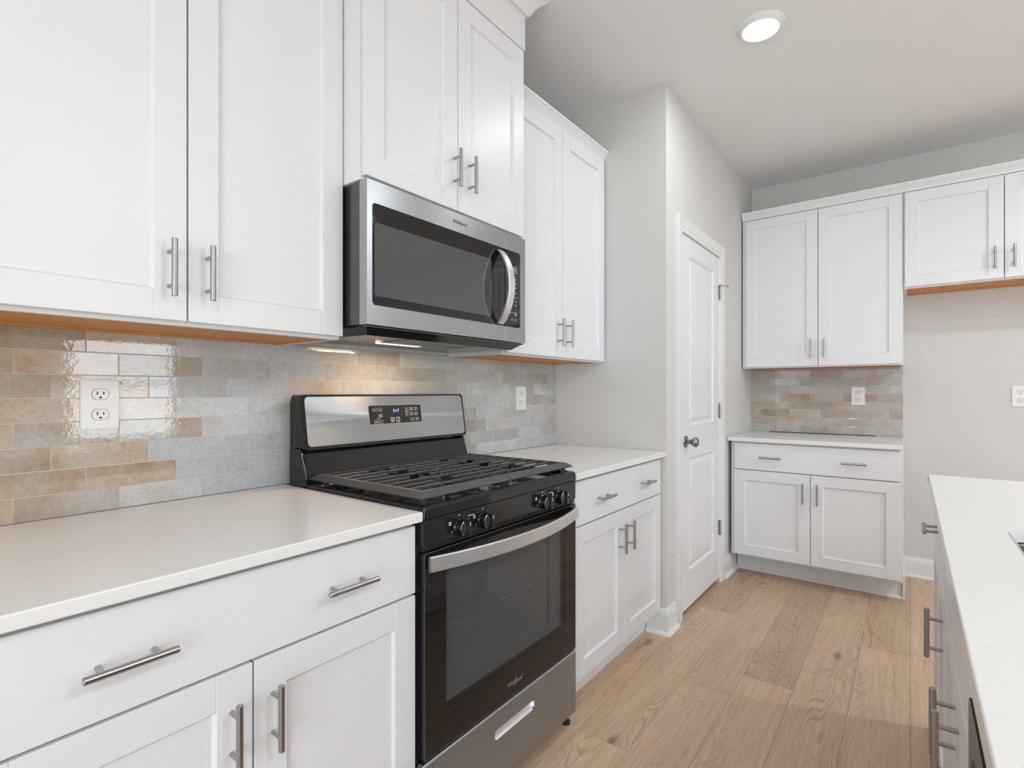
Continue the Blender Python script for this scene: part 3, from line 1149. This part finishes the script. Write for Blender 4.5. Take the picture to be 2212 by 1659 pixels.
def base_cabinets():
    base_cab(FL, 'base_cabinet', 'white base cabinet with one drawer over two doors, under the brown tiles and long countertop', 0.087, 0.9065, 0.640,
             [(0.089, 0.4935), (0.4975, 0.9055)], [0.454, 0.533], [(0.089, 0.9055, [0.292, 0.702])])
    base_cab(FL, 'base_cabinet', 'white base cabinet between the range and the pantry corner', 1.677, 2.5525, 0.640,
             [(1.699, 2.1195), (2.1225, 2.5425)], [2.072, 2.155], [(1.699, 2.5425, [1.914, 2.339])])
    VB = YW - 3.665
    r = base_cab(FB, 'base_cabinet', 'white base cabinet on the back wall under the small counter', 0.683, 1.601, VB,
                 [(0.705, 1.1475), (1.1505, 1.593)], [1.110, 1.188], [(0.705, 1.593, [0.927, 1.3755])], dz0=0.147, toe=0.135, toe_v=YW - 3.835)
    # scribe and shoe moulding along its foot, and the right end panel
    m = MB()
    m.sweep([(0.684, 3.835), (1.613, 3.835)], [(0, 0), (0.012, 0), (0.0115, 0.006), (0.008, 0.012), (0.002, 0.016), (0, 0.016)])
    m.build('shoe_moulding', 'white', r)
    e = MB()
    e.box(1.6015, 1.6125, 3.822, YW - 0.002, 0, 0.135)
    e.box(1.6015, 1.6045, 3.690, YW - 0.002, 0.135, 0.889)
    e.build('end_panel', 'white', r, smooth=0)
    # island run, facing the range
    r = base_cab(FI, 'base_cabinet', 'white island cabinet at the far end, with one drawer above two doors', 1.655, 2.412, XIB - 1.704,
             [(1.663, 2.030), (2.034, 2.404)], [1.745, None], [(1.663, 2.404, [2.075])])
    p = MB()
    p.box(1.7045, 2.313, 2.412, 2.4195, 0.0005, 0.889)
    p.build('end_panel', 'white', r, smooth=0)
    base_cab(FI, 'base_cabinet', 'white two-door sink base cabinet in the island beside the dishwasher', 0.823, 1.653, XIB - 1.704,
             [(0.829, 1.2360), (1.2400, 1.645)], [1.194, 1.282], [(0.829, 1.645, [])])
    # island back panel
    # dishwasher
    d = thing('dishwasher', 'dark dishwasher built into the island under the countertop', 'dishwasher', (2.0, 0.517, 0))
    m = MB()
    m.box(1.713, 2.30, 0.219, 0.815, 0.10, 0.862)
    m.build('tub_case', 'black_matte', d, smooth=0)
    fn = lambda u, w, t: (t, u, w)
    m = MB()
    m.plate([rr(0.216, 0.818, 0.11, 0.862, 0.016, 8)], fn, 1.6915, 1.712)
    m.build('door', 'dish', d, smooth=30)
    m = MB()
    m.plate([rr(0.26, 0.775, 0.765, 0.815, 0.022, 6)], fn, 1.6906, 1.6914)
    m.build('pocket_handle', 'black_matte', d)
    m = MB()
    m.box(1.76, 1.78, 0.219, 0.815, 0.0005, 0.10)
    m.build('toe_kick', 'black_matte', d, smooth=0)
    # the bare back and far side of the island
    b = MB()
    b.box(2.3145, 2.330, -0.03, 2.4195, 0.0005, 0.889)
    b.box(1.72, 2.3140, 0.188, 0.204, 0.0005, 0.889)
    tag(b.build('island_panel', 'white', smooth=0), 'white panel closing the island on the side away from the range', 'panel')


# ------------------------------------------------------------------ microwave
def microwave():
    r = thing('microwave', 'stainless over-the-range microwave with dark glass door under the tall cabinet', 'microwave', (0.22, 1.293, 1.378))
    fn = lambda u, w, t: (t, u, w)
    yL, yS, yR_ = 0.9150, 1.5395, 1.6680
    zb, zt = 1.4060, 1.8135
    gl, gr, gb, gt = 0.9330, 1.6350, 1.4620, 1.7510
    m = MB().box(0.012, 0.352, 0.9185, 1.6665, 1.4075, 1.811, 0.002)  # one case in two tones: a reflected shadow put into colour
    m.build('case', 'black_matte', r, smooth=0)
    m = MB().box(0.353, 0.397, 0.9185, 1.6665, 1.4075, 1.811, 0.002)  # lighter tone of the same case, outside the painted reflection
    m.build('case_lighter_front', 'grey', r, smooth=0)
    m = MB().box(0.420, 0.4310, 1.5393, 1.5427, 1.7515, 1.8125)
    m.build('seam_strip', 'chrome', r, smooth=0)
    m = MB().box(0.420, 0.4310, 1.5393, 1.5427, 1.407, 1.4615)
    m.build('seam_strip', 'chrome', r, smooth=0)
    # door: C-shaped steel frame, open to the control side
    rad = 0.012
    arc = lambda cx, cy, a0: [(cx + rad * math.cos(math.radians(a0 + 90 * i / 5)), cy + rad * math.sin(math.radians(a0 + 90 * i / 5))) for i in range(6)]
    door = [(yL, zb), (yS, zb), (yS, gb)] + list(reversed(arc(gl + rad, gb + rad, 180))) + list(reversed(arc(gl + rad, gt - rad, 90))) + [(yS, gt), (yS, zt), (yL, zt)]
    m = MB().plate([door], fn, 0.3985, 0.432)
    dr = m.build('door_frame', 'steel', r, smooth=0)
    ctrl = [(yS + 0.003, zb), (yR_, zb), (yR_, zt), (yS + 0.003, zt), (yS + 0.003, gt)] + list(reversed(arc(gr - rad, gt - rad, 0))) + list(reversed(arc(gr - rad, gb + rad, 270))) + [(yS + 0.003, gb)]
    m = MB().plate([ctrl], fn, 0.3985, 0.432)
    m.build('control_frame', 'steel', r, smooth=0)
    m = MB().box(0.4165, 0.4305, gl - 0.004, yS - 0.0005, gb - 0.004, gt + 0.004)
    gd = m.build('door_glass', 'glass_dark', r, smooth=0)
    m = MB().plate([rr(0.942, 1.462, 1.489, 1.697, 0.01)], fn, 0.4305, 0.4308)
    m.build('window_screen', 'window_screen', gd, smooth=0)
    m = MB().box(0.4165, 0.4305, yS + 0.0035, gr + 0.003, gb - 0.004, gt + 0.004)
    cp = m.build('control_glass', 'glass_dark', r, smooth=0)
    m = MB().box(0.4306, 0.4309, 1.574, 1.617, 1.669, 1.694)
    m.build('display', 'lcd', cp, smooth=0)
    text('display_digits', '55', 0.016, 'print', cp, (0.4312, 1.590, 1.6815), (0, 1, 0), (0, 0, 1), depth=0.0002)
    # key legends: short dashes and two little boxed icons, in columns
    k = MB()
    for i, z in enumerate((1.646, 1.630, 1.614, 1.592, 1.577, 1.562, 1.547)):
        k.box(0.4306, 0.4309, 1.604, 1.611, z - 0.0015, z + 0.0015)
        if i > 2:
            k.box(0.4306, 0.4309, 1.576, 1.583, z - 0.0015, z + 0.0015)
    for y in (1.578, 1.592):
        k.box(0.4306, 0.4309, y - 0.004, y + 0.004, 1.5165, 1.5185)
    k.build('key_legends', 'print', cp, smooth=0)
    k = MB()
    k.plate([rr(1.601, 1.614, 1.507, 1.521, 0.002), rr(1.6022, 1.6128, 1.5082, 1.5198, 0.002)], fn, 0.4306, 0.4309)
    k.box(0.4306, 0.4309, 1.6055, 1.6095, 1.5125, 1.5155)
    k.build('boxed_key', 'print', cp, smooth=0)
    for y in (1.585, 1.606):
        k = MB()
        k.plate([rr(y - .004, y + .004, 1.487, 1.495, 0.0039, 4), rr(y - .0028, y + .0028, 1.4882, 1.4938, 0.0027, 4)], fn, 0.4306, 0.4309)
        k.build('round_key', 'print', cp, smooth=0)
    # bowed handle
    h = MB()
    pts = []
    for i in range(25):
        a = i / 24
        pts.append((0.438 + 0.052 * (1 - (2 * a - 1) ** 2) ** 0.85, 1.5030, 1.466 + 0.270 * a))
    h.tube(pts, 0.034, 0.011, up=(1, 0, 0))
    h.build('handle', 'steel_v', r, smooth=40)
    lg = text('logo', 'Whirlpool', 0.0165, 'logo_dark', dr, (0.4322, 1.293, 1.7835), (0, 1, 0), (0, 0, 1), shear=0.15)
    # hood tray under the case
    t = MB()
    t.hexa([(0.014, 0.950, 1.386), (0.392, 0.945, 1.380), (0.392, 1.630, 1.380), (0.014, 1.640, 1.386),
            (0.014, 0.921, 1.4045), (0.422, 0.921, 1.4045), (0.422, 1.664, 1.4045), (0.014, 1.664, 1.4045)])
    tr = t.build('hood_tray', 'black_satin', r, smooth=0)
    t = MB().box(0.410, 0.4235, 0.919, 1.666, 1.4005, 1.4040)
    t.build('front_lip', 'grey', tr, smooth=0)
    t = MB()
    t.box(0.240, 0.384, 1.110, 1.380, 1.3785, 1.3815)
    t.build('grease_filter', 'filter', tr, smooth=0)
    t = MB()
    t.box(0.240, 0.384, 1.420, 1.600, 1.3785, 1.3815)
    t.build('grease_filter', 'filter', tr, smooth=0)
    t = MB().box(0.199, 0.229, 1.126, 1.307, 1.3795, 1.3830, 0.001)
    t.build('lamp_cover', 'hood_lens', tr, smooth=0)
    ld = bpy.data.lights.new('hood_lamp', 'AREA')
    ld.shape = 'RECTANGLE'
    ld.size = 0.025
    ld.size_y = 0.17
    ld.energy = 0.8
    ld.color = (1.0, 0.76, 0.54)
    lo = bpy.data.objects.new('hood_lamp', ld)
    COL.objects.link(lo)
    lo.parent = tr
    lo.location = Vector((0.214, 1.245, 1.3770)) - root_loc(tr)
    return r


M['window_screen'] = plain('oven_screen', (0.085, 0.086, 0.088), 0.03)


# ------------------------------------------------------------------ gas range
def gas_range():
    y0, y1 = 0.9140, 1.6700
    r = thing('gas_range', 'freestanding gas range with black cooktop and stainless backguard showing 5:17', 'range', (0.35, 1.292, 0))
    fn = lambda u, w, t: (t, u, w)
    # body
    m = MB()
    m.box(0.030, 0.615, y0 + 0.002, y1 - 0.002, 0.045, 0.893, 0.002)
    m.box(0.615, 0.632, y0 + 0.004, y1 - 0.004, 0.045, 0.893, 0.002)
    m.build('body', 'black_satin', r, smooth=0)
    # cooktop: raised rolled rim around a sunken well
    m = MB()
    oc = [(0.110, y0), (0.662, y0), (0.662, y1), (0.110, y1)]
    def ring(ins, z, rad):
        return [(p, q, z) for (p, q) in rr(0.100 + ins, 0.664 - ins, y0 + ins, y1 - ins, rad, 6)]
    rings = [ring(0, 0.8935, 0.012), ring(0, 0.917, 0.012), ring(0.003, 0.9235, 0.012), ring(0.008, 0.926, 0.012), ring(0.016, 0.926, 0.014), ring(0.022, 0.922, 0.018), ring(0.030, 0.9135, 0.024), ring(0.045, 0.911, 0.03)]
    vr = [[m.bm.verts.new(p) for p in q] for q in rings]
    for a, b in zip(vr[:-1], vr[1:]):
        for i in range(len(a)):
            j = (i + 1) % len(a)
            m.bm.faces.new((a[i], a[j], b[j], b[i]))
    m.bm.faces.new(vr[0])
    m.bm.faces.new(vr[-1])
    m.build('cooktop', 'black', r, smooth=50)
    # control panel below the cooktop lip
    m = MB()
    m.box(0.6325, 0.6600, y0 + 0.001, y1 - 0.001, 0.8235, 0.8905, 0.003, 2)
    cp = m.build('control_panel', 'black_satin', r, smooth=40)
    m = MB()
    m.box(0.6325, 0.652, y0 + 0.004, y1 - 0.004, 0.8085, 0.8230)
    m.build('vent_gap', 'black_matte', cp, smooth=0)
    for i, ky in enumerate((1.046, 1.1435, 1.4505, 1.5505)):
        c = Vector((0.6602, ky, 0.8495))
        k = MB()
        k.lathe(c, (1, 0, 0), [(0, 0.0245), (0.003, 0.0245), (0.006, 0.0225), (0.024, 0.0215), (0.026, 0.0200), (0.026, 0.0)], 36)
        kb = k.build('knob', 'black', r, smooth=30)
        k = MB().lathe(c + Vector((0.0245, 0, 0)), (1, 0, 0), [(0, 0.0218), (0.0012, 0.0216), (0.0018, 0.0208), (0.0018, 0.0200)], 36)
        k.build('knob_ring', 'chrome', kb, smooth=30)
        g = MB()
        g.box(c.x + 0.020, c.x + 0.040, ky - 0.0085, ky + 0.0085, c.z - 0.0215, c.z + 0.0215, 0.002, 2)
        g.build('knob_grip', 'black_satin', kb, smooth=30)
        w = MB()
        w.box(c.x + 0.0401, c.x + 0.0405, ky - 0.0010, ky + 0.0010, c.z + 0.008, c.z + 0.018)
        w.build('pointer_mark', 'print', kb, smooth=0)
        leg = MB()
        iy = ky - 0.036
        for a in (-0.0028, 0.0028):
            for b in (-0.0028, 0.0028):
                leg.box(0.6601, 0.6604, iy + a - 0.0019, iy + a + 0.0019, 0.8645 + b - 0.0019, 0.8645 + b + 0.0019)
        leg.build('burner_icon', 'print', cp, smooth=0)
        leg = MB().cyl((0.6601, ky, 0.8805), (0.6604, ky, 0.8805), 0.0021, n=10)
        leg.build('index_dot', 'print', cp, smooth=0)
        leg = MB().box(0.6601, 0.6604, ky - 0.0295, ky - 0.0265, 0.839, 0.8425)
        leg.build('low_mark', 'print', cp, smooth=0)
    for (ty, s) in ((1.099, 'SpeedHeat'), (1.506, 'SpeedHeat')):
        text('knob_legend', s, 0.0058, 'print', cp, (0.6603, ty - 0.004, 0.8725), (0, 1, 0), (0, 0, 1), depth=0.0002)
    # oven door
    m = MB()
    zb, zt = 0.2775, 0.8060
    wy0, wy1, wz0, wz1 = 0.996, 1.597, 0.378, 0.742
    m.plate([rr(y0 + 0.003, y1 - 0.003, zb, zt, 0.006, 4), rr(wy0, wy1, wz0, wz1, 0.006, 4)], fn, 0.6325, 0.6598)
    od = m.build('oven_door', 'glass_dark', r, smooth=30)
    m = MB()
    m.plate([rr(y0 + 0.003, y1 - 0.003, zb, zt, 0.006, 4), rr(y0 + 0.0055, y1 - 0.0055, zb + 0.0025, zt - 0.0025, 0.005, 4)], fn, 0.6585, 0.6606)
    m.build('door_rim', 'grey', od, smooth=0)
    m = MB()
    m.box(0.6560, 0.6592, wy0 + 0.0005, wy1 - 0.0005, wz0 + 0.0005, wz1 - 0.0005)
    gl = m.build('oven_window', 'glass_oven', od, smooth=0)
    # what the window shows: enamelled cavity, wire racks
    m = MB()
    cx0, cx1, cy0, cy1, cz0, cz1 = 0.14, 0.615, 0.985, 1.600, 0.370, 0.76
    # (cavity sits inside the body as its own inward box)
    inner = MB()
    inner.box(0.6326, 0.6400, wy0 + 0.0003, wy1 - 0.0003, wz0 + 0.0003, wz1 - 0.0003)
    inner.build('inner_panel', 'dgrey', od, smooth=0)
    for z in (0.470, 0.585, 0.700):
        k = MB()
        k.cyl((0.646, wy0 + 0.003, z), (0.646, wy1 - 0.085, z), 0.0016, n=8)
        for i in range(7):
            yy = wy0 + 0.06 + i * 0.072
            k.cyl((0.641, yy, z + 0.0016), (0.651, yy, z + 0.0016), 0.0011, n=6)
        k.build('oven_rack', 'chrome', od) if z == 0.585 else k.bm.free()
    k = MB()
    k.box(0.6402, 0.6430, wy1 - 0.0835, wy1 - 0.0795, wz0 + 0.04, wz1 - 0.005)
    k.build('cavity_edge', 'grey', od, smooth=0)
    # bowed flat handle
    h = MB()
    pts = []
    for i in range(33):
        a = i / 32
        pts.append((0.676 + 0.056 * (1 - (2 * a - 1) ** 2), y0 + 0.007 + (y1 - y0 - 0.026) * a, 0.7815))
    h.tube(pts, 0.013, 0.040, up=(0, 0, 1))
    hd = h.build('oven_handle', 'steel_v', od, smooth=40)
    for yy in (y0 + 0.010, y1 - 0.042):
        e = MB()
        e.box(0.6600, 0.6790, yy, yy + 0.020, 0.7655, 0.7975, 0.003)
        e.build('handle_bracket', 'black_satin', hd, smooth=0)
    text('logo', 'Whirlpool', 0.0185, 'logo', od, (0.6601, 1.299, 0.3165), (0, 1, 0), (0, 0, 1), shear=0.15)
    # ring of the emblem
    ell = []
    for i in range(32):
        a = 2 * PI * i / 32
        ell.append((1.299 + 0.0135 * math.cos(a) * 0.35 + 0.010 * math.sin(a) * 0.6, 0.3165 + 0.0155 * math.sin(a)))
    ell2 = [(1.299 + (p - 1.299) * 0.72 + 0.0006, 0.3165 + (q - 0.3165) * 0.90) for (p, q) in ell]
    k = MB().plate([ell, ell2], fn, 0.6601, 0.6605)
    k.build('logo_ring', 'logo', od, smooth=0)
    # storage drawer with a recessed pull
    m = MB()
    dz0, dz1 = 0.0455, 0.2600
    pull = rr(1.199, 1.406, 0.181, 0.212, 0.014, 6)
    m.plate([rr(y0 + 0.001, y1 - 0.001, dz0, dz1, 0.006, 4), pull], fn, 0.6330, 0.6600)
    dw = m.build('storage_drawer', 'steel_cooled', r, smooth=0)
    m = MB()
    for i in range(6):
        a0, a1 = PI / 2 * i / 6, PI / 2 * (i + 1) / 6
        R = 0.016
        m.hexa([(0.6330, y0 + 0.001, dz1), (0.660 - R + R * math.cos(a0), y0 + 0.001, dz1 + R * math.sin(a0) * .7), (0.660 - R + R * math.cos(a0), y1 - 0.001, dz1 + R * math.sin(a0) * .7), (0.6330, y1 - 0.001, dz1),
                (0.6330, y0 + 0.001, dz1 + 0.0001), (0.660 - R + R * math.cos(a1), y0 + 0.001, dz1 + R * math.sin(a1) * .7 + 0.0001), (0.660 - R + R * math.cos(a1), y1 - 0.001, dz1 + R * math.sin(a1) * .7 + 0.0001), (0.6330, y1 - 0.001, dz1 + 0.0002)])
    m.build('rolled_edge', 'steel_cooled', dw, smooth=60)
    m = MB()
    iy0, iy1, iz0, iz1 = 1.199, 1.406, 0.181, 0.212
    prof = [(0.0, 0.0), (0.004, 0.003), (0.009, 0.010), (0.013, 0.018), (0.0155, 0.025), (0.0150, 0.0305), (0.0, 0.0312)]
    rows = [[m.bm.verts.new((0.6590 - d, yy, iz0 + h)) for (d, h) in prof] for yy in [iy0 + 0.002 + (iy1 - iy0 - 0.004) * i / 8 for i in range(9)]]
    for p, q in zip(rows[:-1], rows[1:]):
        for i in range(len(prof) - 1):
            m.bm.faces.new((p[i], p[i + 1], q[i + 1], q[i]))
    m.bm.faces.new(rows[0])
    m.bm.faces.new(rows[-1])
    m.build('recessed_pull', 'steel_v', dw, smooth=40)
    for (fx, fy) in ((0.615, y0 + 0.035), (0.630, y1 - 0.022), (0.08, y0 + 0.035), (0.08, y1 - 0.035)):
        f = MB()
        f.lathe((fx, fy, 0.0), (0, 0, 1), [(0, 0.017), (0.010, 0.017), (0.013, 0.013), (0.016, 0.0075), (0.046, 0.0075)], 8)
        f.build('foot', 'black_matte', r)
    # backguard: lower black splash panel, dark ledge, tilted console
    m = MB()
    m.hexa([(0.034, y0 + 0.006, 0.912), (0.128, y0 + 0.006, 0.912), (0.128, y1 - 0.006, 0.912), (0.034, y1 - 0.006, 0.912),
            (0.034, y0 + 0.006, 1.018), (0.112, y0 + 0.006, 1.018), (0.112, y1 - 0.006, 1.018), (0.034, y1 - 0.006, 1.018)])
    m.hexa([(0.034, y0 + 0.006, 1.018), (0.112, y0 + 0.006, 1.018), (0.112, y1 - 0.006, 1.018), (0.034, y1 - 0.006, 1.018),
            (0.034, y0 + 0.014, 1.026), (0.102, y0 + 0.014, 1.026), (0.102, y1 - 0.020, 1.026), (0.034, y1 - 0.020, 1.026)])
    m.build('splash_panel', 'black_satin', r, smooth=0)
    m = MB()
    m.hexa([(0.034, y0, 0.905), (0.140, y0, 0.905), (0.140, y0 + 0.0055, 0.905), (0.034, y0 + 0.0055, 0.905),
            (0.034, y0, 1.0335), (0.098, y0, 1.0335), (0.098, y0 + 0.0055, 1.0335), (0.034, y0 + 0.0055, 1.0335)])
    m.build('side_trim', 'black_satin', r, smooth=0)
    m = MB()
    m.hexa([(0.034, y1 - 0.0055, 0.905), (0.140, y1 - 0.0055, 0.905), (0.140, y1, 0.905), (0.034, y1, 0.905),
            (0.034, y1 - 0.0055, 1.0335), (0.098, y1 - 0.0055, 1.0335), (0.098, y1, 1.0335), (0.034, y1, 1.0335)])
    m.build('side_trim', 'black_satin', r, smooth=0)
    # console block: profile in x-z, rounded front corners in the face plane
    xb, xt = 0.1190, 0.0920      # face x at bottom and top
    zb, zt = 1.0300, 1.2070
    sl = (xt - xb) / (zt - zb)
    con = lambda u, w, t: (xb + (w - zb) * sl + t, u, w)
    m = MB()
    m.plate([rr(y0, y1, zb, zt, 0.014, 6)], con, -0.052, 0.0)
    cs = m.build('console', 'black', r, smooth=30)
    m = MB()
    m.box(0.034, 0.060, y0 + 0.0005, y1 - 0.0005, 1.0340, 1.192, 0.002)
    m.build('console_back', 'black_matte', cs, smooth=0)
    m = MB()
    dsp = rr(1.1710, 1.4200, 1.0995, 1.1665, 0.006, 4)
    m.plate([rr(0.9270, 1.6590, 1.0405, 1.2000, 0.014, 6), dsp], con, 0.0002, 0.0030)
    fp = m.build('steel_face', 'steel', cs, smooth=30)
    m = MB()
    m.plate([dsp], con, 0.0002, 0.0022)
    dg = m.build('display_glass', 'glass_dark', fp, smooth=0)
    m = MB()
    m.plate([rr(1.1690, 1.4222, 1.0977, 1.1683, 0.007, 4), dsp], con, 0.0030, 0.0038)
    m.build('display_bezel', 'chrome', fp, smooth=0)
    up = Vector((sl, 0, 1)).normalized()
    def lab(s, y, z, size, mat='print'):
        text('key_text' if mat == 'print' else 'clock_digits', s, size, mat, dg, Vector(con(y, z, 0.0026)), (0, 1, 0), up, depth=0.0001)
    lab('5:17', 1.2960, 1.1455, 0.017, 'led')
    # outlined keys: left group, start/cancel, right group
    m = MB()
    def key(y, z, w=0.018, h=0.012, th=0.0004):
        m.plate([rr(y - w / 2, y + w / 2, z - h / 2, z + h / 2, 0.0015, 2), rr(y - w / 2 + th, y + w / 2 - th, z - h / 2 + th, z + h / 2 - th, 0.0012, 2)], con, 0.0023, 0.0025)
    for (y, z, s) in ((1.198, 1.1510, 'Bake'), (1.222, 1.1510, 'Broil'), (1.222, 1.1290, 'Keep\nWarm'), (1.202, 1.1075, 'Lasagna'), (1.224, 1.1075, 'Pizza'),
                      (1.370, 1.1510, 'Temp\nSetting'), (1.394, 1.1510, 'Oven\nLight'), (1.370, 1.1320, 'Cook\nTime'), (1.393, 1.1320, 'Delay\nStart'), (1.372, 1.1115, 'Clock'), (1.397, 1.1115, 'Control\nLock')):
        key(y, z)
        lab(s, y, z, 0.0046)
    key(1.348, 1.1510, 0.012, 0.012)
    key(1.348, 1.1300, 0.012, 0.012)
    for (y, z, d) in ((1.348, 1.1510, 1), (1.348, 1.1300, -1)):
        m.plate([[(y - 0.0025, z - 0.0018 * d), (y + 0.0025, z - 0.0018 * d), (y, z + 0.0022 * d)]], con, 0.0023, 0.0025)
    lab('Temp/Time', 1.348, 1.1405, 0.0046)
    lab('Frozen Bake', 1.212, 1.1185, 0.0036)
    m.build('key_outlines', 'print', dg, smooth=0)
    m = MB()
    key(1.276, 1.1145, 0.017, 0.014, 0.0012)
    m.build('start_key', 'print', dg, smooth=0)
    m = MB()
    key(1.302, 1.1145, 0.017, 0.014, 0.0012)
    m.build('cancel_key', 'print', dg, smooth=0)
    m = MB()
    m.plate([[(1.2735, 1.1118), (1.2735, 1.1172), (1.2790, 1.1145)]], con, 0.0023, 0.0025)
    lab('X', 1.302, 1.1145, 0.0070)
    lab('START', 1.276, 1.1045, 0.0040)
    lab('CANCEL', 1.302, 1.1045, 0.0040)
    m.build('start_arrow', 'print', dg, smooth=0)
    # burners
    for (bx, by, R) in ((0.263, 1.125, 0.034), (0.263, 1.459, 0.034), (0.464, 1.125, 0.042), (0.464, 1.459, 0.042)):
        b = MB()
        b.lathe((bx, by, 0.9105), (0, 0, 1), [(0, R * 1.25), (0.004, R * 1.25), (0.007, R), (0.018, R * 0.96), (0.019, 0.0)], 28)
        bo = b.build('burner', 'grey', r)
        b = MB()
        b.lathe((bx, by, 0.9297), (0, 0, 1), [(0, R * 0.84), (0.003, R * 0.88), (0.0075, R * 0.84), (0.009, R * 0.5), (0.009, 0.0)], 28)
        b.build('burner_cap', 'iron', bo)
        b = MB()
        b.cyl((bx + R * 1.1, by + 0.012, 0.911), (bx + R * 1.1, by + 0.012, 0.930), 0.0028, n=8)
        b.build('igniter', 'plastic', bo)
    # two cast-iron grates
    def grate(ya, yb, left):
        xa, xb_ = 0.1600, 0.6290
        ZT, H = 0.9570, 0.010
        m = MB()
        def rail(p, q, wt, wb, h=H, zt=ZT):
            p, q = Vector((p[0], p[1], zt)), Vector((q[0], q[1], zt))
            d = (q - p).normalized()
            s = d.cross(Vector((0, 0, 1)))
            dz = Vector((0, 0, h))
            m.hexa([p - s * wb / 2 - dz, q - s * wb / 2 - dz, q + s * wb / 2 - dz, p + s * wb / 2 - dz,
                    p - s * wt / 2, q - s * wt / 2, q + s * wt / 2, p + s * wt / 2])
        yo, yi = (ya, yb) if left else (yb, ya)
        sg = 1 if left else -1                 # towards the middle of the range
        yt = yo + sg * 0.014
        path = [(xa, yi), (xa, yt), (xb_, yt), (xb_, yi)]
        if not left:
            path.reverse()
        m.sweep(path, [(-0.014, ZT), (0.001, ZT), (0.0215, ZT - 0.0135), (0.0185, ZT - 0.0165), (-0.012, ZT - 0.0125)])
        # middle side rail (low) and the rib that ties the inner fingers
        rail((xa, yi - sg * 0.004), (xb_, yi - sg * 0.004), 0.005, 0.007, 0.009, ZT - 0.006)
        rail((xa, yi - sg * 0.081), (xb_, yi - sg * 0.081), 0.005, 0.007, 0.006, ZT - 0.006)
        st = 0.0502
        bc = yo + sg * 0.199
        for i in range(1, 9):
            x = 0.163 + st * i
            if i % 2 == 0:
                m.tube([(x, yt, ZT - 0.0045), (x, yi, ZT - 0.0045)], 0.0085, 0.009)
            else:
                m.tube([(x, yt, ZT - 0.0045), (x, bc - sg * 0.038, ZT - 0.0045)], 0.0085, 0.009)
                m.tube([(x, bc + sg * 0.048, ZT - 0.0045), (x, yi, ZT - 0.0045)], 0.0085, 0.009)
            # small bump where a finger crosses the rib
            m.box(x - 0.009, x + 0.009, yi - sg * 0.081 - 0.003, yi - sg * 0.081 + 0.003, ZT - 0.006, ZT + 0.0012)
        for i in (2, 6):
            x = 0.163 + st * i
            rail((x - 0.046, bc), (x + 0.046, bc), 0.004, 0.007, 0.008)
        for fx in (xa + 0.030, (xa + xb_) / 2, xb_ - 0.006):
            for fy in (yo + sg * 0.022, yi - sg * 0.008):
                m.hexa([(fx - 0.005, fy - 0.005, 0.9125), (fx + 0.005, fy - 0.005, 0.9125), (fx + 0.005, fy + 0.005, 0.9125), (fx - 0.005, fy + 0.005, 0.9125),
                        (fx - 0.009, fy - 0.007, ZT - 0.012), (fx + 0.009, fy - 0.007, ZT - 0.012), (fx + 0.009, fy + 0.007, ZT - 0.012), (fx - 0.009, fy + 0.007, ZT - 0.012)])
        return m.build('grate', 'iron', r, smooth=0)
    grate(0.9250, 1.2905, True)
    grate(1.2935, 1.6590, False)
    return r


# ------------------------------------------------------------------ ceiling lamps and the small strip
def ceiling_lamps():
    def lamp(x, y, root, watt=CAN_W):
        t = MB()
        t.lathe((x, y, CEIL - 0.0002), (0, 0, -1), [(0, 0.096), (0.003, 0.096), (0.006, 0.0935), (0.019, 0.0775), (0.0205, 0.0735), (0.0195, 0.0715), (0.0195, 0.0)], 48)
        t.build('trim_ring', 'plastic', root)
        l = MB()
        l.lathe((x, y, CEIL - 0.0199), (0, 0, -1), [(0, 0.0712), (0.0012, 0.0705), (0.0012, 0.064), (0.002, 0.0632), (0.002, 0.0)], 48)
        l.build('lens', 'lens', root)
        d = bpy.data.lights.new('lamp_light', 'AREA')
        d.shape = 'DISK'
        d.size = 0.13
        d.energy = watt
        d.color = (0.89, 0.95, 1.0)
        o = bpy.data.objects.new('lamp_light', d)
        COL.objects.link(o)
        o.parent = root
        o.location = Vector((x, y, CEIL - 0.0240)) - root_loc(root)
    r = thing('ceiling_light', 'round white recessed ceiling light, lit, above the walkway', 'light', (1.130, 2.412, CEIL))
    lamp(1.130, 2.412, r)
    ce = bpy.data.objects['ceiling']
    for (x, y) in ((3.1, 2.9), (3.3, 1.0), (2.9, -1.0), (3.5, -2.2), (4.8, 1.8), (4.8, -1.2)):  # unseen lamps, added and made stronger to brighten floor and low fronts
        g = bpy.data.objects.new('added_light', None)
        COL.objects.link(g)
        g.parent = ce
        g.location = (x, y, CEIL)
        lamp(x, y, g, CAN_ADDED)


def strip():
    m = MB()
    m.box(0.800, 1.452, 4.286, 4.300, 0.9152, 0.9195, 0.001)
    tag(m.build('trim_strip', 'black_satin', smooth=0), 'thin dark strip lying on the back counter along the foot of the tiles', 'strip')


room()
baseboards()
pantry_door()
backsplashes()
cabinets()
base_cabinets()
counters()
microwave()
gas_range()
outlet(FL, 0.4195, 0.0104, 1.1848, 'white duplex outlet on the brown tiles above the long countertop')
outlet(FL, 2.211, 0.0104, 1.1825, 'white duplex outlet on the grey tiles between the range and the pantry corner', 0.083)
outlet(FB, 1.3505, 0.0104, 1.1855, 'white duplex outlet on the tiles above the back counter')
outlet(FB, 2.165, 0.0006, 1.189, 'white duplex outlet on the bare wall of the fridge space')
strip()
ceiling_lamps()
